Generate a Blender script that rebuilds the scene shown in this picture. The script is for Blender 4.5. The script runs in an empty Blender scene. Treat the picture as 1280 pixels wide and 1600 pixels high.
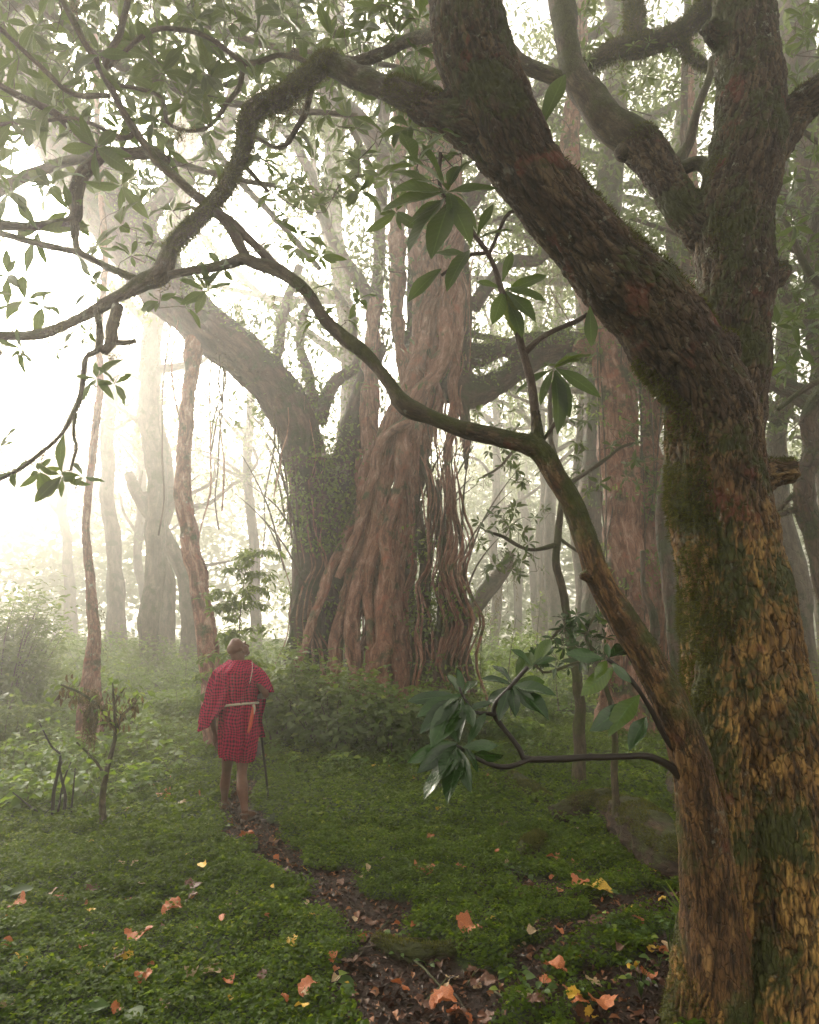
import bpy, math, random
import numpy as np
from mathutils import Vector

# ---------------------------------------------------------------- camera, sky, sun, exposure
SC = bpy.context.scene
CAMH, PITCH, F = 1.65, math.radians(10.6), 1600 * 24 / 36
cam_d = bpy.data.cameras.new('camera')
cam = bpy.data.objects.new('camera', cam_d)
SC.collection.objects.link(cam)
cam.location = (0, 0, CAMH)
cam.rotation_euler = (math.pi / 2 + PITCH, 0, 0)
cam_d.sensor_fit = 'VERTICAL'
cam_d.sensor_height = 36
cam_d.sensor_width = 36
cam_d.lens = 24
cam_d.clip_start = 0.05
cam_d.clip_end = 500
SC.camera = cam

SUN_EL, SUN_AZ = math.radians(33), math.radians(-27)     # azimuth from +Y, negative = left
SC.view_settings.view_transform = 'Standard'
SC.view_settings.look = 'None'
SC.view_settings.exposure = 1.95
SC.view_settings.gamma = 1
w = bpy.data.worlds.new('World')
SC.world = w
w.use_nodes = True
nt = w.node_tree
nt.nodes.clear()
wo = nt.nodes.new('ShaderNodeOutputWorld')
bg = nt.nodes.new('ShaderNodeBackground')
sky = nt.nodes.new('ShaderNodeTexSky')
sky.sky_type = 'NISHITA'
sky.sun_disc = False
sky.sun_elevation = SUN_EL
sky.sun_rotation = SUN_AZ
sky.dust_density = 6
sky.air_density = 1.0
sky.ozone_density = 0.6
hs = nt.nodes.new('ShaderNodeHueSaturation')
hs.inputs['Saturation'].default_value = 0.12
tm = nt.nodes.new('ShaderNodeMix')
tm.data_type = 'RGBA'
tm.blend_type = 'MULTIPLY'
tm.inputs[0].default_value = 1
tm.inputs[7].default_value = (1.0, 0.93, 0.81, 1)
nt.links.new(sky.outputs[0], hs.inputs['Color'])
nt.links.new(hs.outputs[0], tm.inputs[6])
nt.links.new(tm.outputs[2], bg.inputs[0])
bg.inputs[1].default_value = 0.15
nt.links.new(bg.outputs[0], wo.inputs[0])
sd = bpy.data.lights.new('sun', 'SUN')
sd.energy = 0.8
sd.angle = math.radians(10)
sd.color = (1.0, 0.92, 0.78)
sun = bpy.data.objects.new('sun', sd)
SC.collection.objects.link(sun)
sdir = Vector((math.sin(SUN_AZ) * math.cos(SUN_EL), math.cos(SUN_AZ) * math.cos(SUN_EL), math.sin(SUN_EL)))
sun.rotation_euler = sdir.to_track_quat('Z', 'Y').to_euler()
sun.location = sdir * 40
cy = SC.cycles
cy.max_bounces = 6
cy.diffuse_bounces = 2
cy.glossy_bounces = 2
cy.transmission_bounces = 3
cy.volume_bounces = 2
cy.transparent_max_bounces = 4
cy.caustics_reflective = False
cy.caustics_refractive = False
cy.sample_clamp_indirect = 6
cy.use_denoising = True
cy.use_adaptive_sampling = True
cy.adaptive_threshold = 0.02
FOG = 0.012

# ---------------------------------------------------------------- helpers: projection, noise, meshes
R = np.random.default_rng(11)
random.seed(5)
CP, SP = math.cos(PITCH), math.sin(PITCH)


def P(px, py, Y):
    """world point on the line of sight of photo pixel (px, py) at distance Y in front of the camera"""
    x = (px - 640) / F
    u = (800 - py) / F
    dy = CP - u * SP
    dz = SP + u * CP
    return np.array([x * Y / dy, Y, CAMH + dz * Y / dy])


def PX(px, Y, py=1000):
    """metres spanned by px pixels at distance Y"""
    return px * Y / (F * (CP - (800 - py) / F * SP))


PERM = R.permutation(256)
PERM = np.concatenate([PERM, PERM, PERM])
GR = R.normal(size=(256, 3))
GR /= np.linalg.norm(GR, axis=1)[:, None]


def noise(p):
    p = np.asarray(p, float)
    i = np.floor(p).astype(int)
    f = p - i
    i &= 255
    u = f * f * f * (f * (f * 6 - 15) + 10)
    out = np.zeros(len(p))
    for a in (0, 1):
        for b in (0, 1):
            for c in (0, 1):
                h = PERM[PERM[PERM[i[:, 0] + a] + i[:, 1] + b] % 256 + i[:, 2] + c] % 256
                g = (GR[h] * (f - np.array([a, b, c]))).sum(1)
                wt = (u[:, 0] if a else 1 - u[:, 0]) * (u[:, 1] if b else 1 - u[:, 1]) * (u[:, 2] if c else 1 - u[:, 2])
                out += g * wt
    return out * 1.6


def fbm(p, o=4, g=0.5):
    p = np.asarray(p, float)
    s, a, t = 0, 1, 0
    for k in range(o):
        s = s + a * noise(p * 2 ** k + 17.3 * k)
        t += a
        a *= g
    return s / t


def sstep(a, b, x):
    t = np.clip((x - a) / (b - a), 0, 1)
    return t * t * (3 - 2 * t)


PATH = np.array([[0.35, 1.2], [0.32, 2.6], [0.12, 3.3], [0.0, 3.9], [-0.25, 4.6], [-0.75, 5.3], [-1.2, 5.9], [-1.5, 6.6], [-1.75, 7.4],
                 [-1.9, 9], [-2.6, 12], [-4.6, 16], [-7.5, 21], [-11, 28]])


def path_d(x, y):
    x = np.asarray(x, float)
    y = np.asarray(y, float)
    best = np.full(x.shape, 1e9)
    for a, b in zip(PATH[:-1], PATH[1:]):
        d = b - a
        t = np.clip(((x - a[0]) * d[0] + (y - a[1]) * d[1]) / (d @ d), 0, 1)
        best = np.minimum(best, np.hypot(x - a[0] - t * d[0], y - a[1] - t * d[1]))
    return best


def pathmask(x, y):
    p = np.stack([np.ravel(x), np.ravel(y), np.zeros(np.size(x))], 1)
    d = path_d(p[:, 0], p[:, 1]) + 0.42 * fbm(p * 2.0, 4)
    wd = np.interp(p[:, 1], [0, 3.5, 5, 6.5, 7.5, 9, 30], [0.36, 0.28, 0.19, 0.2, 0.12, 0.07, 0.1])
    m = 1 - sstep(wd * 0.75, wd * 1.35, d)
    m2 = sstep(-0.16, 0.2, fbm(p * 2.3 + 40, 4)) * sstep(0.2, 0.8, p[:, 0]) * (1 - sstep(4.6, 6, p[:, 1]))
    return np.maximum(m, m2).reshape(np.shape(x))


def gz(x, y):
    x = np.asarray(x, float)
    y = np.asarray(y, float)
    p = np.stack([x.ravel(), y.ravel(), np.zeros(x.size)], 1)
    z = 0.10 * fbm(p * 0.35, 3) + 0.045 * fbm(p * 1.6 + 5, 3)
    z = z + 0.18 * np.exp(-((p[:, 0] - 1.95) ** 2 + (p[:, 1] - 3.6) ** 2) / 0.7)
    z = z + 0.055 * np.clip(p[:, 1] - 7.8, 0, 20) * (1 + 0.2 * np.tanh(-p[:, 0] / 8))
    z = z + 1.0 * fbm(p * 0.06 + 3, 2) * sstep(20, 45, p[:, 1])
    z = z - 0.03 * (1 - sstep(0.15, 0.4, path_d(p[:, 0], p[:, 1])))
    return z.reshape(x.shape)


def gz1(x, y):
    return float(gz(np.array([x]), np.array([y]))[0])


def G(px, py):
    """ground point seen at photo pixel"""
    lo, hi = 0.5, 90
    Y = 3.0
    for k in range(400):
        Y = 2.2 * 1.012 ** k
        q = P(px, py, Y)
        if q[2] < gz1(q[0], q[1]):
            break
    for k in range(6):
        q = P(px, py, Y)
        e = q[2] - gz1(q[0], q[1])
        sl = (CAMH - q[2]) / Y
        Y += e / max(sl, 0.02) * 0.8
    q = P(px, py, Y)
    q[2] = gz1(q[0], q[1])
    return q


def mesh_from(name, V, faces, uv=None, attrs=None, smooth=True):
    """faces: list of (n,k) int arrays; uv: (nverts,2); attrs: {name: (n,) or (n,3)}"""
    me = bpy.data.meshes.new(name)
    V = np.asarray(V, np.float32)
    faces = [np.asarray(f, np.int32) for f in faces if len(f)]
    loops = np.concatenate([f.ravel() for f in faces])
    tot = np.concatenate([np.full(len(f), f.shape[1], np.int32) for f in faces])
    st = np.concatenate([[0], np.cumsum(tot)[:-1]]).astype(np.int32)
    me.vertices.add(len(V))
    me.vertices.foreach_set('co', V.ravel())
    me.loops.add(len(loops))
    me.loops.foreach_set('vertex_index', loops)
    me.polygons.add(len(tot))
    me.polygons.foreach_set('loop_start', st)
    me.polygons.foreach_set('loop_total', tot)
    if smooth:
        me.polygons.foreach_set('use_smooth', np.ones(len(tot), bool))
    if uv is not None:
        l = me.uv_layers.new(name='uv')
        l.data.foreach_set('uv', np.asarray(uv, np.float32)[loops].ravel())
    for k, a in (attrs or {}).items():
        a = np.asarray(a, np.float32)
        at = me.attributes.new(k, 'FLOAT_VECTOR' if a.ndim == 2 else 'FLOAT', 'POINT')
        at.data.foreach_set('vector' if a.ndim == 2 else 'value', a.ravel())
    me.update(calc_edges=True)
    return me


class Bag:
    """collects pieces of one mesh"""
    def __init__(s):
        s.V, s.F, s.U, s.A, s.n = [], {}, [], {}, 0

    def add(s, V, Fq, uv=None, **at):
        V = np.asarray(V, float)
        s.V.append(V)
        Fq = np.asarray(Fq)
        s.F.setdefault(Fq.shape[1], []).append(Fq + s.n)
        s.U.append(np.zeros((len(V), 2)) if uv is None else uv)
        for k, a in at.items():
            s.A.setdefault(k, []).append(a)
        s.n += len(V)

    def mesh(s, name, origin=(0, 0, 0), smooth=True):
        V = np.concatenate(s.V) - np.asarray(origin, float)
        return mesh_from(name, V, [np.concatenate(f) for f in s.F.values()], np.concatenate(s.U),
                         {k: np.concatenate(a) for k, a in s.A.items()}, smooth)


def thing(name, label, cat, loc=(0, 0, 0), group=None):
    o = bpy.data.objects.new(name, None)
    o.empty_display_size = 0.1
    SC.collection.objects.link(o)
    o.location = [float(v) for v in loc]
    o['label'] = label
    o['category'] = cat
    if group:
        o['group'] = group
    return o


def part(name, me, m, parent=None, label=None):
    o = bpy.data.objects.new(name, me)
    SC.collection.objects.link(o)
    if m is not None and not me.materials:
        me.materials.append(m)
    if parent is not None:
        o.parent = parent
    if label:
        o['label'] = label
    if name in ('branchwork', 'hanging_moss', 'moss'):
        o['kind'] = 'stuff'
    return o


def tag(o, label=None, cat=None, group=None, kind=None):
    for k, v in (('label', label), ('category', cat), ('group', group), ('kind', kind)):
        if v:
            o[k] = v
    return o


def spline(pts, rad, step=0.04):
    """Catmull-Rom through pts, resampled"""
    pts = np.asarray(pts, float)
    rad = np.asarray(rad, float)
    q = np.concatenate([[2 * pts[0] - pts[1]], pts, [2 * pts[-1] - pts[-2]]])
    r = np.concatenate([[rad[0]], rad, [rad[-1]]])
    O, RR = [], []
    for i in range(1, len(q) - 2):
        L = np.linalg.norm(q[i + 1] - q[i])
        n = max(1, int(L / step))
        t = (np.arange(n) / n)[:, None]
        a, b, c, d = q[i - 1], q[i], q[i + 1], q[i + 2]
        O.append(0.5 * (2 * b + (c - a) * t + (2 * a - 5 * b + 4 * c - d) * t ** 2 + (3 * b - a - 3 * c + d) * t ** 3))
        tt = t[:, 0] * t[:, 0] * (3 - 2 * t[:, 0])
        RR.append(r[i] * (1 - tt) + r[i + 1] * tt)
    O.append(q[-2][None])
    RR.append([r[-2]])
    return np.concatenate(O), np.concatenate(RR)


def frames(p):
    t = np.gradient(p, axis=0)
    t /= np.linalg.norm(t, axis=1)[:, None] + 1e-9
    n = np.zeros_like(p)
    a = np.array([0.3, -1, 0.1])
    a = a - (a @ t[0]) * t[0]
    n[0] = a / np.linalg.norm(a)
    for i in range(1, len(p)):
        a = n[i - 1] - (n[i - 1] @ t[i]) * t[i]
        n[i] = a / (np.linalg.norm(a) + 1e-9)
    return t, n, np.cross(t, n)


def tube(bag, pts, rad, seg=8, step=0.04, wob=0.0, wf=6.0, cap=True, raw=False):
    p, r = (np.asarray(pts, float), np.asarray(rad, float)) if raw else spline(pts, rad, step)
    if len(p) < 2:
        return p, r
    t, n, b = frames(p)
    s = np.concatenate([[0], np.cumsum(np.linalg.norm(np.diff(p, axis=0), axis=1))])
    if cap:
        p = np.concatenate([p, p[-1:] + t[-1:] * r[-1] * 0.3])
        r2 = np.concatenate([r, [r[-1] * 0.25]])
        t, n, b = (np.concatenate([v, v[-1:]]) for v in (t, n, b))
        s = np.concatenate([s, [s[-1] + r[-1]]])
    else:
        r2 = r
    k = len(p)
    th = np.arange(seg) / seg * 2 * math.pi
    off = n[:, None] * np.cos(th)[None, :, None] + b[:, None] * np.sin(th)[None, :, None]
    bc = np.stack([np.cos(th)[None] * r2[:, None], np.sin(th)[None] * r2[:, None], np.repeat(s[:, None], seg, 1)], 2).reshape(-1, 3)
    bc[:, 2] += p[0].sum() * 3.1
    rr = np.repeat(r2[:, None], seg, 1)
    if wob:
        rr = rr * (1 + wob * fbm(bc * [wf, wf, wf * 0.35] , 3).reshape(k, seg))
    V = (p[:, None] + off * rr[:, :, None]).reshape(-1, 3)
    i = np.arange(k - 1)[:, None] * seg + np.arange(seg)[None]
    j = np.arange(k - 1)[:, None] * seg + (np.arange(seg)[None] + 1) % seg
    Fq = np.stack([i, j, j + seg, i + seg], 2).reshape(-1, 4)
    bag.add(V, Fq, bc=bc)
    return p[:len(r)], r


def px_line(L, scale=1.0):
    """[(px,py,halfwidth px,Y)...] -> points, radii in metres"""
    pts = [P(a, b, d) for a, b, h, d in L]
    rad = [PX(h, d, b) * scale for a, b, h, d in L]
    return np.array(pts), np.array(rad)


def fused(name, lines, voxel, step, amp, bark=(9, 9, 2.2), seg=16, extra=None, ridge=0.0, smooth=6, warp=0.0, origin=(0, 0, 0), rough=0.0):
    """tubes grown into one skin (voxel remesh), then bark relief; returns mesh, coords, normals"""
    bag = Bag()
    K, KR, KT, KN, KB, KS = [], [], [], [], [], []
    for li, (pts, rad) in enumerate(lines):
        p, r = spline(pts, rad, step)
        if warp:
            p = p + np.stack([fbm(p * 1.3 + 9 * a, 2) for a in range(3)], 1) * warp
        tube(bag, p, r, seg=seg, raw=True)
        t, n, b = frames(p)
        K.append(p); KR.append(r); KT.append(t); KN.append(n); KB.append(b)
        KS.append(np.concatenate([[0], np.cumsum(np.linalg.norm(np.diff(p, axis=0), axis=1))]) + li * 3.7)
    # close open starts with an end fan
    me = bag.mesh('tmp')
    tmp = bpy.data.objects.new('tmp', me)
    SC.collection.objects.link(tmp)
    import bmesh
    bm = bmesh.new()
    bm.from_mesh(me)
    bmesh.ops.holes_fill(bm, edges=[e for e in bm.edges if e.is_boundary], sides=0)
    bm.to_mesh(me)
    bm.free()
    md = tmp.modifiers.new('r', 'REMESH')
    md.mode = 'VOXEL'
    md.voxel_size = voxel
    if smooth:
        ms = tmp.modifiers.new('s', 'SMOOTH')
        ms.iterations = smooth
        ms.factor = 0.5
    dg = bpy.context.evaluated_depsgraph_get()
    out = bpy.data.meshes.new_from_object(tmp.evaluated_get(dg))
    bpy.data.objects.remove(tmp)
    n = len(out.vertices)
    co = np.zeros(n * 3, np.float32)
    out.vertices.foreach_get('co', co)
    co = co.reshape(-1, 3).astype(float)
    no = np.zeros(n * 3, np.float32)
    out.vertex_normals.foreach_get('vector', no)
    no = no.reshape(-1, 3).astype(float)
    K, KR, KT, KN, KB, KS = (np.concatenate(v) for v in (K, KR, KT, KN, KB, KS))
    idx = np.zeros(n, int)
    for a in range(0, n, 20000):
        d = np.linalg.norm(co[a:a + 20000, None] - K[None], axis=2) / KR[None]
        idx[a:a + 20000] = d.argmin(1)
    off = co - K[idx]
    al = (off * KT[idx]).sum(1)
    bc = np.stack([(off * KN[idx]).sum(1), (off * KB[idx]).sum(1), KS[idx] + al], 1)
    rr = KR[idx]
    q = bc * np.array(bark)
    w1 = fbm(q * 0.6 + 3, 2)[:, None]
    d = fbm(q + w1 * 0.8, 4)
    cr = 1 - np.abs(fbm(q * [1.6, 1.6, 1.0] + 31 + w1, 3)) * 3.2
    d = d - 0.75 * np.clip(cr, 0, 1) ** 2
    disp = amp * d
    if ridge:
        disp = disp + ridge * rr * fbm(bc * [3.2, 3.2, 0.45] / 1.0 + 70, 3)
    if rough:
        disp = disp + rough * rr * fbm(co * 2.3 + 11, 3)
    co2 = co + no * disp[:, None]
    out.vertices.foreach_set('co', (co2 - np.asarray(origin)).astype(np.float32).ravel())
    at = out.attributes.get('bc')
    if at:
        out.attributes.remove(at)
    at = out.attributes.new('bc', 'FLOAT_VECTOR', 'POINT')
    at.data.foreach_set('vector', bc.astype(np.float32).ravel())
    at = out.attributes.new('relief', 'FLOAT', 'POINT')
    at.data.foreach_set('value', d.astype(np.float32))
    out.polygons.foreach_set('use_smooth', np.ones(len(out.polygons), bool))
    out.name = name
    out.update()
    out.materials.clear()
    return out, co2, no


# leaf templates: rows along v, three verts across
def leaf_tpl(rows, prof='obl'):
    v = np.linspace(0, 1, rows)
    if prof == 'obl':
        wv = np.sin(math.pi * np.clip(v, 0, 1) ** 1.25) ** 0.8
        wv[0] = 0.05
    elif prof == 'round':
        wv = np.sin(math.pi * (0.06 + 0.94 * v) ** 0.85) ** 0.6
        wv[0] = 0.15
    else:
        wv = (1 - v) ** 0.7 * 0.9 + 0.05
    wv[-1] = 0.03
    T = []
    for a, ww in zip(v, wv):
        for u in (-1, 0, 1):
            T.append((u * ww, a, abs(u) * ww, u))
    T = np.array(T)
    Fq = []
    for i in range(rows - 1):
        for j in (0, 1):
            k = i * 3 + j
            Fq.append((k, k + 1, k + 4, k + 3))
    return T, np.array(Fq)


TP = {'big': leaf_tpl(8), 'mid': leaf_tpl(5), 'small': leaf_tpl(4), 'dot': leaf_tpl(3, 'round'), 'round': leaf_tpl(4, 'round'), 'blade': leaf_tpl(3, 'blade')}


def leaves(bag, pos, dr, nr, L, W, tpl='mid', droop=0.25, fold=0.25, rnd=None, wave=0.0):
    pos, dr, nr = (np.asarray(v, float) for v in (pos, dr, nr))
    n = len(pos)
    if n == 0:
        return
    L = np.broadcast_to(np.asarray(L, float), (n,))
    W = np.broadcast_to(np.asarray(W, float), (n,))
    droop = np.broadcast_to(np.asarray(droop, float), (n,))
    dr = dr / (np.linalg.norm(dr, axis=1)[:, None] + 1e-9)
    nr = nr - (nr * dr).sum(1)[:, None] * dr
    nr = nr / (np.linalg.norm(nr, axis=1)[:, None] + 1e-9)
    sd_ = np.cross(dr, nr)
    T, Fq = TP[tpl]
    m = len(T)
    z = T[None, :, 2] * fold * W[:, None] - droop[:, None] * L[:, None] * T[None, :, 1] ** 2
    if wave:
        z = z + wave * W[:, None] * np.sin(T[None, :, 1] * 9 + R.random((n, 1)) * 6) * T[None, :, 0]
    V = (pos[:, None] + dr[:, None] * (T[None, :, 1, None] * L[:, None, None]) + sd_[:, None] * (T[None, :, 0, None] * W[:, None, None] * 0.5)
         + nr[:, None] * z[:, :, None]).reshape(-1, 3)
    FF = (Fq[None] + (np.arange(n) * m)[:, None, None]).reshape(-1, 4)
    uv = np.tile(np.stack([T[:, 3], T[:, 1]], 1), (n, 1))
    rnd = R.random(n) if rnd is None else np.asarray(rnd)
    bag.add(V, FF, uv=uv, rnd=np.repeat(rnd, m))


def unit(v):
    return v / (np.linalg.norm(v, axis=-1, keepdims=True) + 1e-9)


def whorls(bag, cen, axis, length, n=7, tpl='mid', ratio=0.30, spread=(-0.1, 1.0), droop=(0.0, 0.7)):
    """rosettes of leathery leaves at twig ends"""
    cen, axis = np.asarray(cen, float), unit(np.asarray(axis, float))
    N = len(cen)
    length = np.broadcast_to(np.asarray(length, float), (N,))
    cnt = R.integers(max(3, n - 2), n + 3, N)
    for k in range(cnt.max()):
        sel = cnt > k
        c, a, L = cen[sel], axis[sel], length[sel]
        m = len(c)
        ref = np.where(np.abs(a[:, 2:3]) > 0.9, np.array([[1.0, 0, 0]]), np.array([[0, 0, 1.0]]))
        e1 = unit(np.cross(a, ref))
        e2 = np.cross(a, e1)
        ph = k * 2.4 + R.normal(0, 0.35, m) + c[:, 0] * 7
        rad = e1 * np.cos(ph)[:, None] + e2 * np.sin(ph)[:, None]
        el = R.uniform(spread[0], spread[1], m)
        d = unit(rad * np.cos(el)[:, None] + a * np.sin(el)[:, None] + np.array([0, 0, -0.15]))
        nn = unit(a * np.cos(el)[:, None] - rad * np.sin(el)[:, None] + R.normal(0, 0.25, (m, 3)))
        ll = L * R.uniform(0.45, 1.15, m)
        leaves(bag, c + d * 0.01, d, nn, ll, ll * ratio * R.uniform(0.85, 1.2, m), tpl, R.uniform(*droop, m), R.uniform(0.05, 0.3), wave=0.12)


def grow(bag, nodes, targets, r_tip=0.0022, r_max=0.008, seg=5, sag=0.06, step=0.06, wig=0.03):
    """attach each target to the nearest point of the growing skeleton by a curved twig; returns twig end directions"""
    nodes = np.asarray(nodes, float)
    targets = np.asarray(targets, float)
    d0 = np.array([np.linalg.norm(nodes - t, axis=1).min() for t in targets])
    order = np.argsort(d0)
    out = np.zeros_like(targets)
    NL = [nodes]
    arr = nodes
    for i in order:
        t = targets[i]
        d = np.linalg.norm(arr - t, axis=1)
        a = arr[d.argmin()]
        L = d.min()
        if L < 0.02:
            out[i] = (0, 0, 1)
            continue
        m1 = a + (t - a) * 0.35 + R.normal(0, wig + 0.1 * L, 3) + np.array([0, 0, -sag * L])
        m2 = a + (t - a) * 0.72 + R.normal(0, wig + 0.06 * L, 3) + np.array([0, 0, -sag * L])
        r0 = min(r_max, r_tip + 0.005 * L)
        p, r = tube(bag, [a, m1, m2, t], [r0, r0 * 0.8, r0 * 0.6, r_tip], seg=seg, step=step)
        out[i] = unit(p[-1] - p[max(0, len(p) - 3)])
        arr = np.concatenate([arr, p[2:]])
    return out


# ---------------------------------------------------------------- materials
class NT:
    def __init__(s, name):
        s.m = bpy.data.materials.new(name)
        s.m.use_nodes = True
        s.t = s.m.node_tree
        s.t.nodes.clear()
        s.out = s.t.nodes.new('ShaderNodeOutputMaterial')

    def n(s, typ, ins=None, **kw):
        nd = s.t.nodes.new('ShaderNode' + typ)
        for k, v in kw.items():
            setattr(nd, k, v)
        for k, v in (ins or {}).items():
            s.set(nd.inputs[k], v)
        return nd

    def set(s, sock, v):
        if isinstance(v, bpy.types.NodeSocket):
            s.t.links.new(v, sock)
        elif isinstance(v, bpy.types.Node):
            s.t.links.new(v.outputs[0], sock)
        else:
            if isinstance(v, tuple) and len(v) == 3 and sock.type == 'RGBA':
                v = v + (1,)
            sock.default_value = v

    def noise(s, vec, scale, detail=4, rough=0.55, dist=0.0):
        return s.n('TexNoise', {'Vector': vec, 'Scale': scale, 'Detail': detail, 'Roughness': rough, 'Distortion': dist}).outputs[0]

    def ramp(s, fac, stops, interp='LINEAR'):
        nd = s.n('ValToRGB', {'Fac': fac})
        cr = nd.color_ramp
        cr.interpolation = interp
        while len(cr.elements) < len(stops):
            cr.elements.new(0.5)
        for e, (p, c) in zip(cr.elements, stops):
            e.position = p
            e.color = (c, c, c, 1) if isinstance(c, (int, float)) else tuple(c) + (1,)
        return nd.outputs[0]

    def mix(s, f, a, b, blend='MIX'):
        nd = s.n('Mix', data_type='RGBA', blend_type=blend)
        s.set(nd.inputs[0], f)
        s.set(nd.inputs[6], a)
        s.set(nd.inputs[7], b)
        return nd.outputs[2]

    def math(s, op, a, b=0.0, clamp=False):
        nd = s.n('Math', operation=op, use_clamp=clamp)
        s.set(nd.inputs[0], a)
        s.set(nd.inputs[1], b)
        return nd.outputs[0]

    def vmul(s, v, k):
        nd = s.n('VectorMath', operation='MULTIPLY')
        s.set(nd.inputs[0], v)
        nd.inputs[1].default_value = k
        return nd.outputs[0]

    def attr(s, name):
        return s.n('Attribute', attribute_name=name)

    def bump(s, h, strength=0.5, dist=0.01, normal=None):
        ins = {'Height': h, 'Strength': strength, 'Distance': dist}
        if normal is not None:
            ins['Normal'] = normal
        return s.n('Bump', ins).outputs[0]

    def pbr(s, col, rough=0.7, normal=None, spec=0.4, trans=None, tcol=None, coat=0):
        b = s.n('BsdfPrincipled', {'Base Color': col, 'Roughness': rough})
        b.inputs['Specular IOR Level'].default_value = spec
        if coat:
            b.inputs['Coat Weight'].default_value = coat
            b.inputs['Coat Roughness'].default_value = 0.15
        if normal is not None:
            s.set(b.inputs['Normal'], normal)
        res = b.outputs[0]
        if trans:
            t = s.n('BsdfTranslucent', {'Color': tcol if tcol is not None else col})
            mx = s.n('MixShader', {0: trans, 1: res, 2: t.outputs[0]})
            res = mx.outputs[0]
        s.t.links.new(res, s.out.inputs[0])
        return s.m


def bark_mat(name, dark, mid, light, moss=(0.045, 0.06, 0.012), moss_amt=0.5, lichen=0.3, sx=1.0, red=None, side=0.0, low=None, wet=0.5):
    s = NT(name)
    bc = s.attr('bc').outputs['Vector']
    obj = s.n('TexCoord').outputs['Object']
    geo = s.n('NewGeometry')
    st = s.vmul(bc, (14 * sx, 14 * sx, 4 * sx))
    n1 = s.noise(st, 1.0, 8, 0.65, 0.6)
    fine = s.noise(s.vmul(bc, (70 * sx, 70 * sx, 26 * sx)), 1.0, 6, 0.6)
    vo = s.n('TexVoronoi', {'Vector': s.mix(0.6, s.vmul(bc, (38 * sx, 38 * sx, 13 * sx)), n1, 'ADD'), 'Scale': 1.0}, feature='DISTANCE_TO_EDGE').outputs[0]
    col = s.ramp(n1, [(0.30, dark), (0.5, mid), (0.72, light)])
    if low is not None:
        sep = s.n('SeparateXYZ', {0: obj}).outputs[2]
        nz = s.math('MULTIPLY_ADD', s.noise(obj, 1.6, 3), 1.6)
        s.t.nodes[-1].inputs[2].default_value = -0.8
        hz = s.math('ADD', sep, nz)
        lf = s.ramp(s.math('MULTIPLY', hz, 0.3), [(0.0, 1.0), (0.62, 0.75), (0.78, 0.0)])
        lc = s.ramp(n1, [(0.30, low[0]), (0.5, low[1]), (0.70, low[2])])
        col = s.mix(lf, col, lc)
    crack = s.ramp(vo, [(0.0, 0.25), (0.10, 1.0)])
    col = s.mix(s.math('MULTIPLY', s.math('SUBTRACT', 1.0, crack), 0.55), col, tuple(v * 0.35 for v in dark))
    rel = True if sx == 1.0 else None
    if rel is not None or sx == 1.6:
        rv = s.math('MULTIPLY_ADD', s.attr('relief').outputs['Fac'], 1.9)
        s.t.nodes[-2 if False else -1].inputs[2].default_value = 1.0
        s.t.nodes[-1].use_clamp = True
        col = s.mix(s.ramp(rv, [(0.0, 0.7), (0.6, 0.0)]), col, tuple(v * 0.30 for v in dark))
    if red is not None:
        rm = s.ramp(s.noise(obj, 4.5, 3), [(0.60, 0.0), (0.68, 1.0)])
        col = s.mix(s.math('MULTIPLY', rm, 0.7), col, red)
    if lichen:
        lm = s.ramp(s.noise(obj, 16, 6, 0.7), [(0.60, 0.0), (0.66, 1.0)])
        lm2 = s.ramp(s.noise(obj, 2.5, 2), [(0.42, 0.0), (0.6, 1.0)])
        col = s.mix(s.math('MULTIPLY', s.math('MULTIPLY', lm, lm2), lichen), col, (0.30, 0.31, 0.24))
    if moss_amt:
        mn = s.noise(obj, 2.8, 5, 0.6)
        up = s.n('SeparateXYZ', {0: geo.outputs['Normal']})
        k = s.math('ADD', mn, s.math('MULTIPLY', up.outputs[2], 0.14))
        if side:
            k = s.math('ADD', k, s.math('MULTIPLY', up.outputs[0], -side))
        k = s.math('ADD', k, s.math('MULTIPLY', fine, 0.12))
        mm = s.ramp(k, [(0.66 - 0.18 * moss_amt, 0.0), (0.76 - 0.18 * moss_amt, 1.0)])
        mc = s.ramp(s.noise(obj, 22, 4), [(0.35, tuple(v * 0.5 for v in moss)), (0.7, moss)])
        col = s.mix(mm, col, mc)
    h = s.math('ADD', s.math('MULTIPLY', n1, 0.6), s.math('ADD', s.math('MULTIPLY', fine, 0.35), s.math('MULTIPLY', crack, 0.5)))
    nr = s.bump(h, 1.0, 0.016 / sx)
    rg = s.ramp(fine, [(0.3, 1 - wet), (0.7, 0.95)])
    return s.pbr(col, rg, nr, 0.35)


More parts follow.
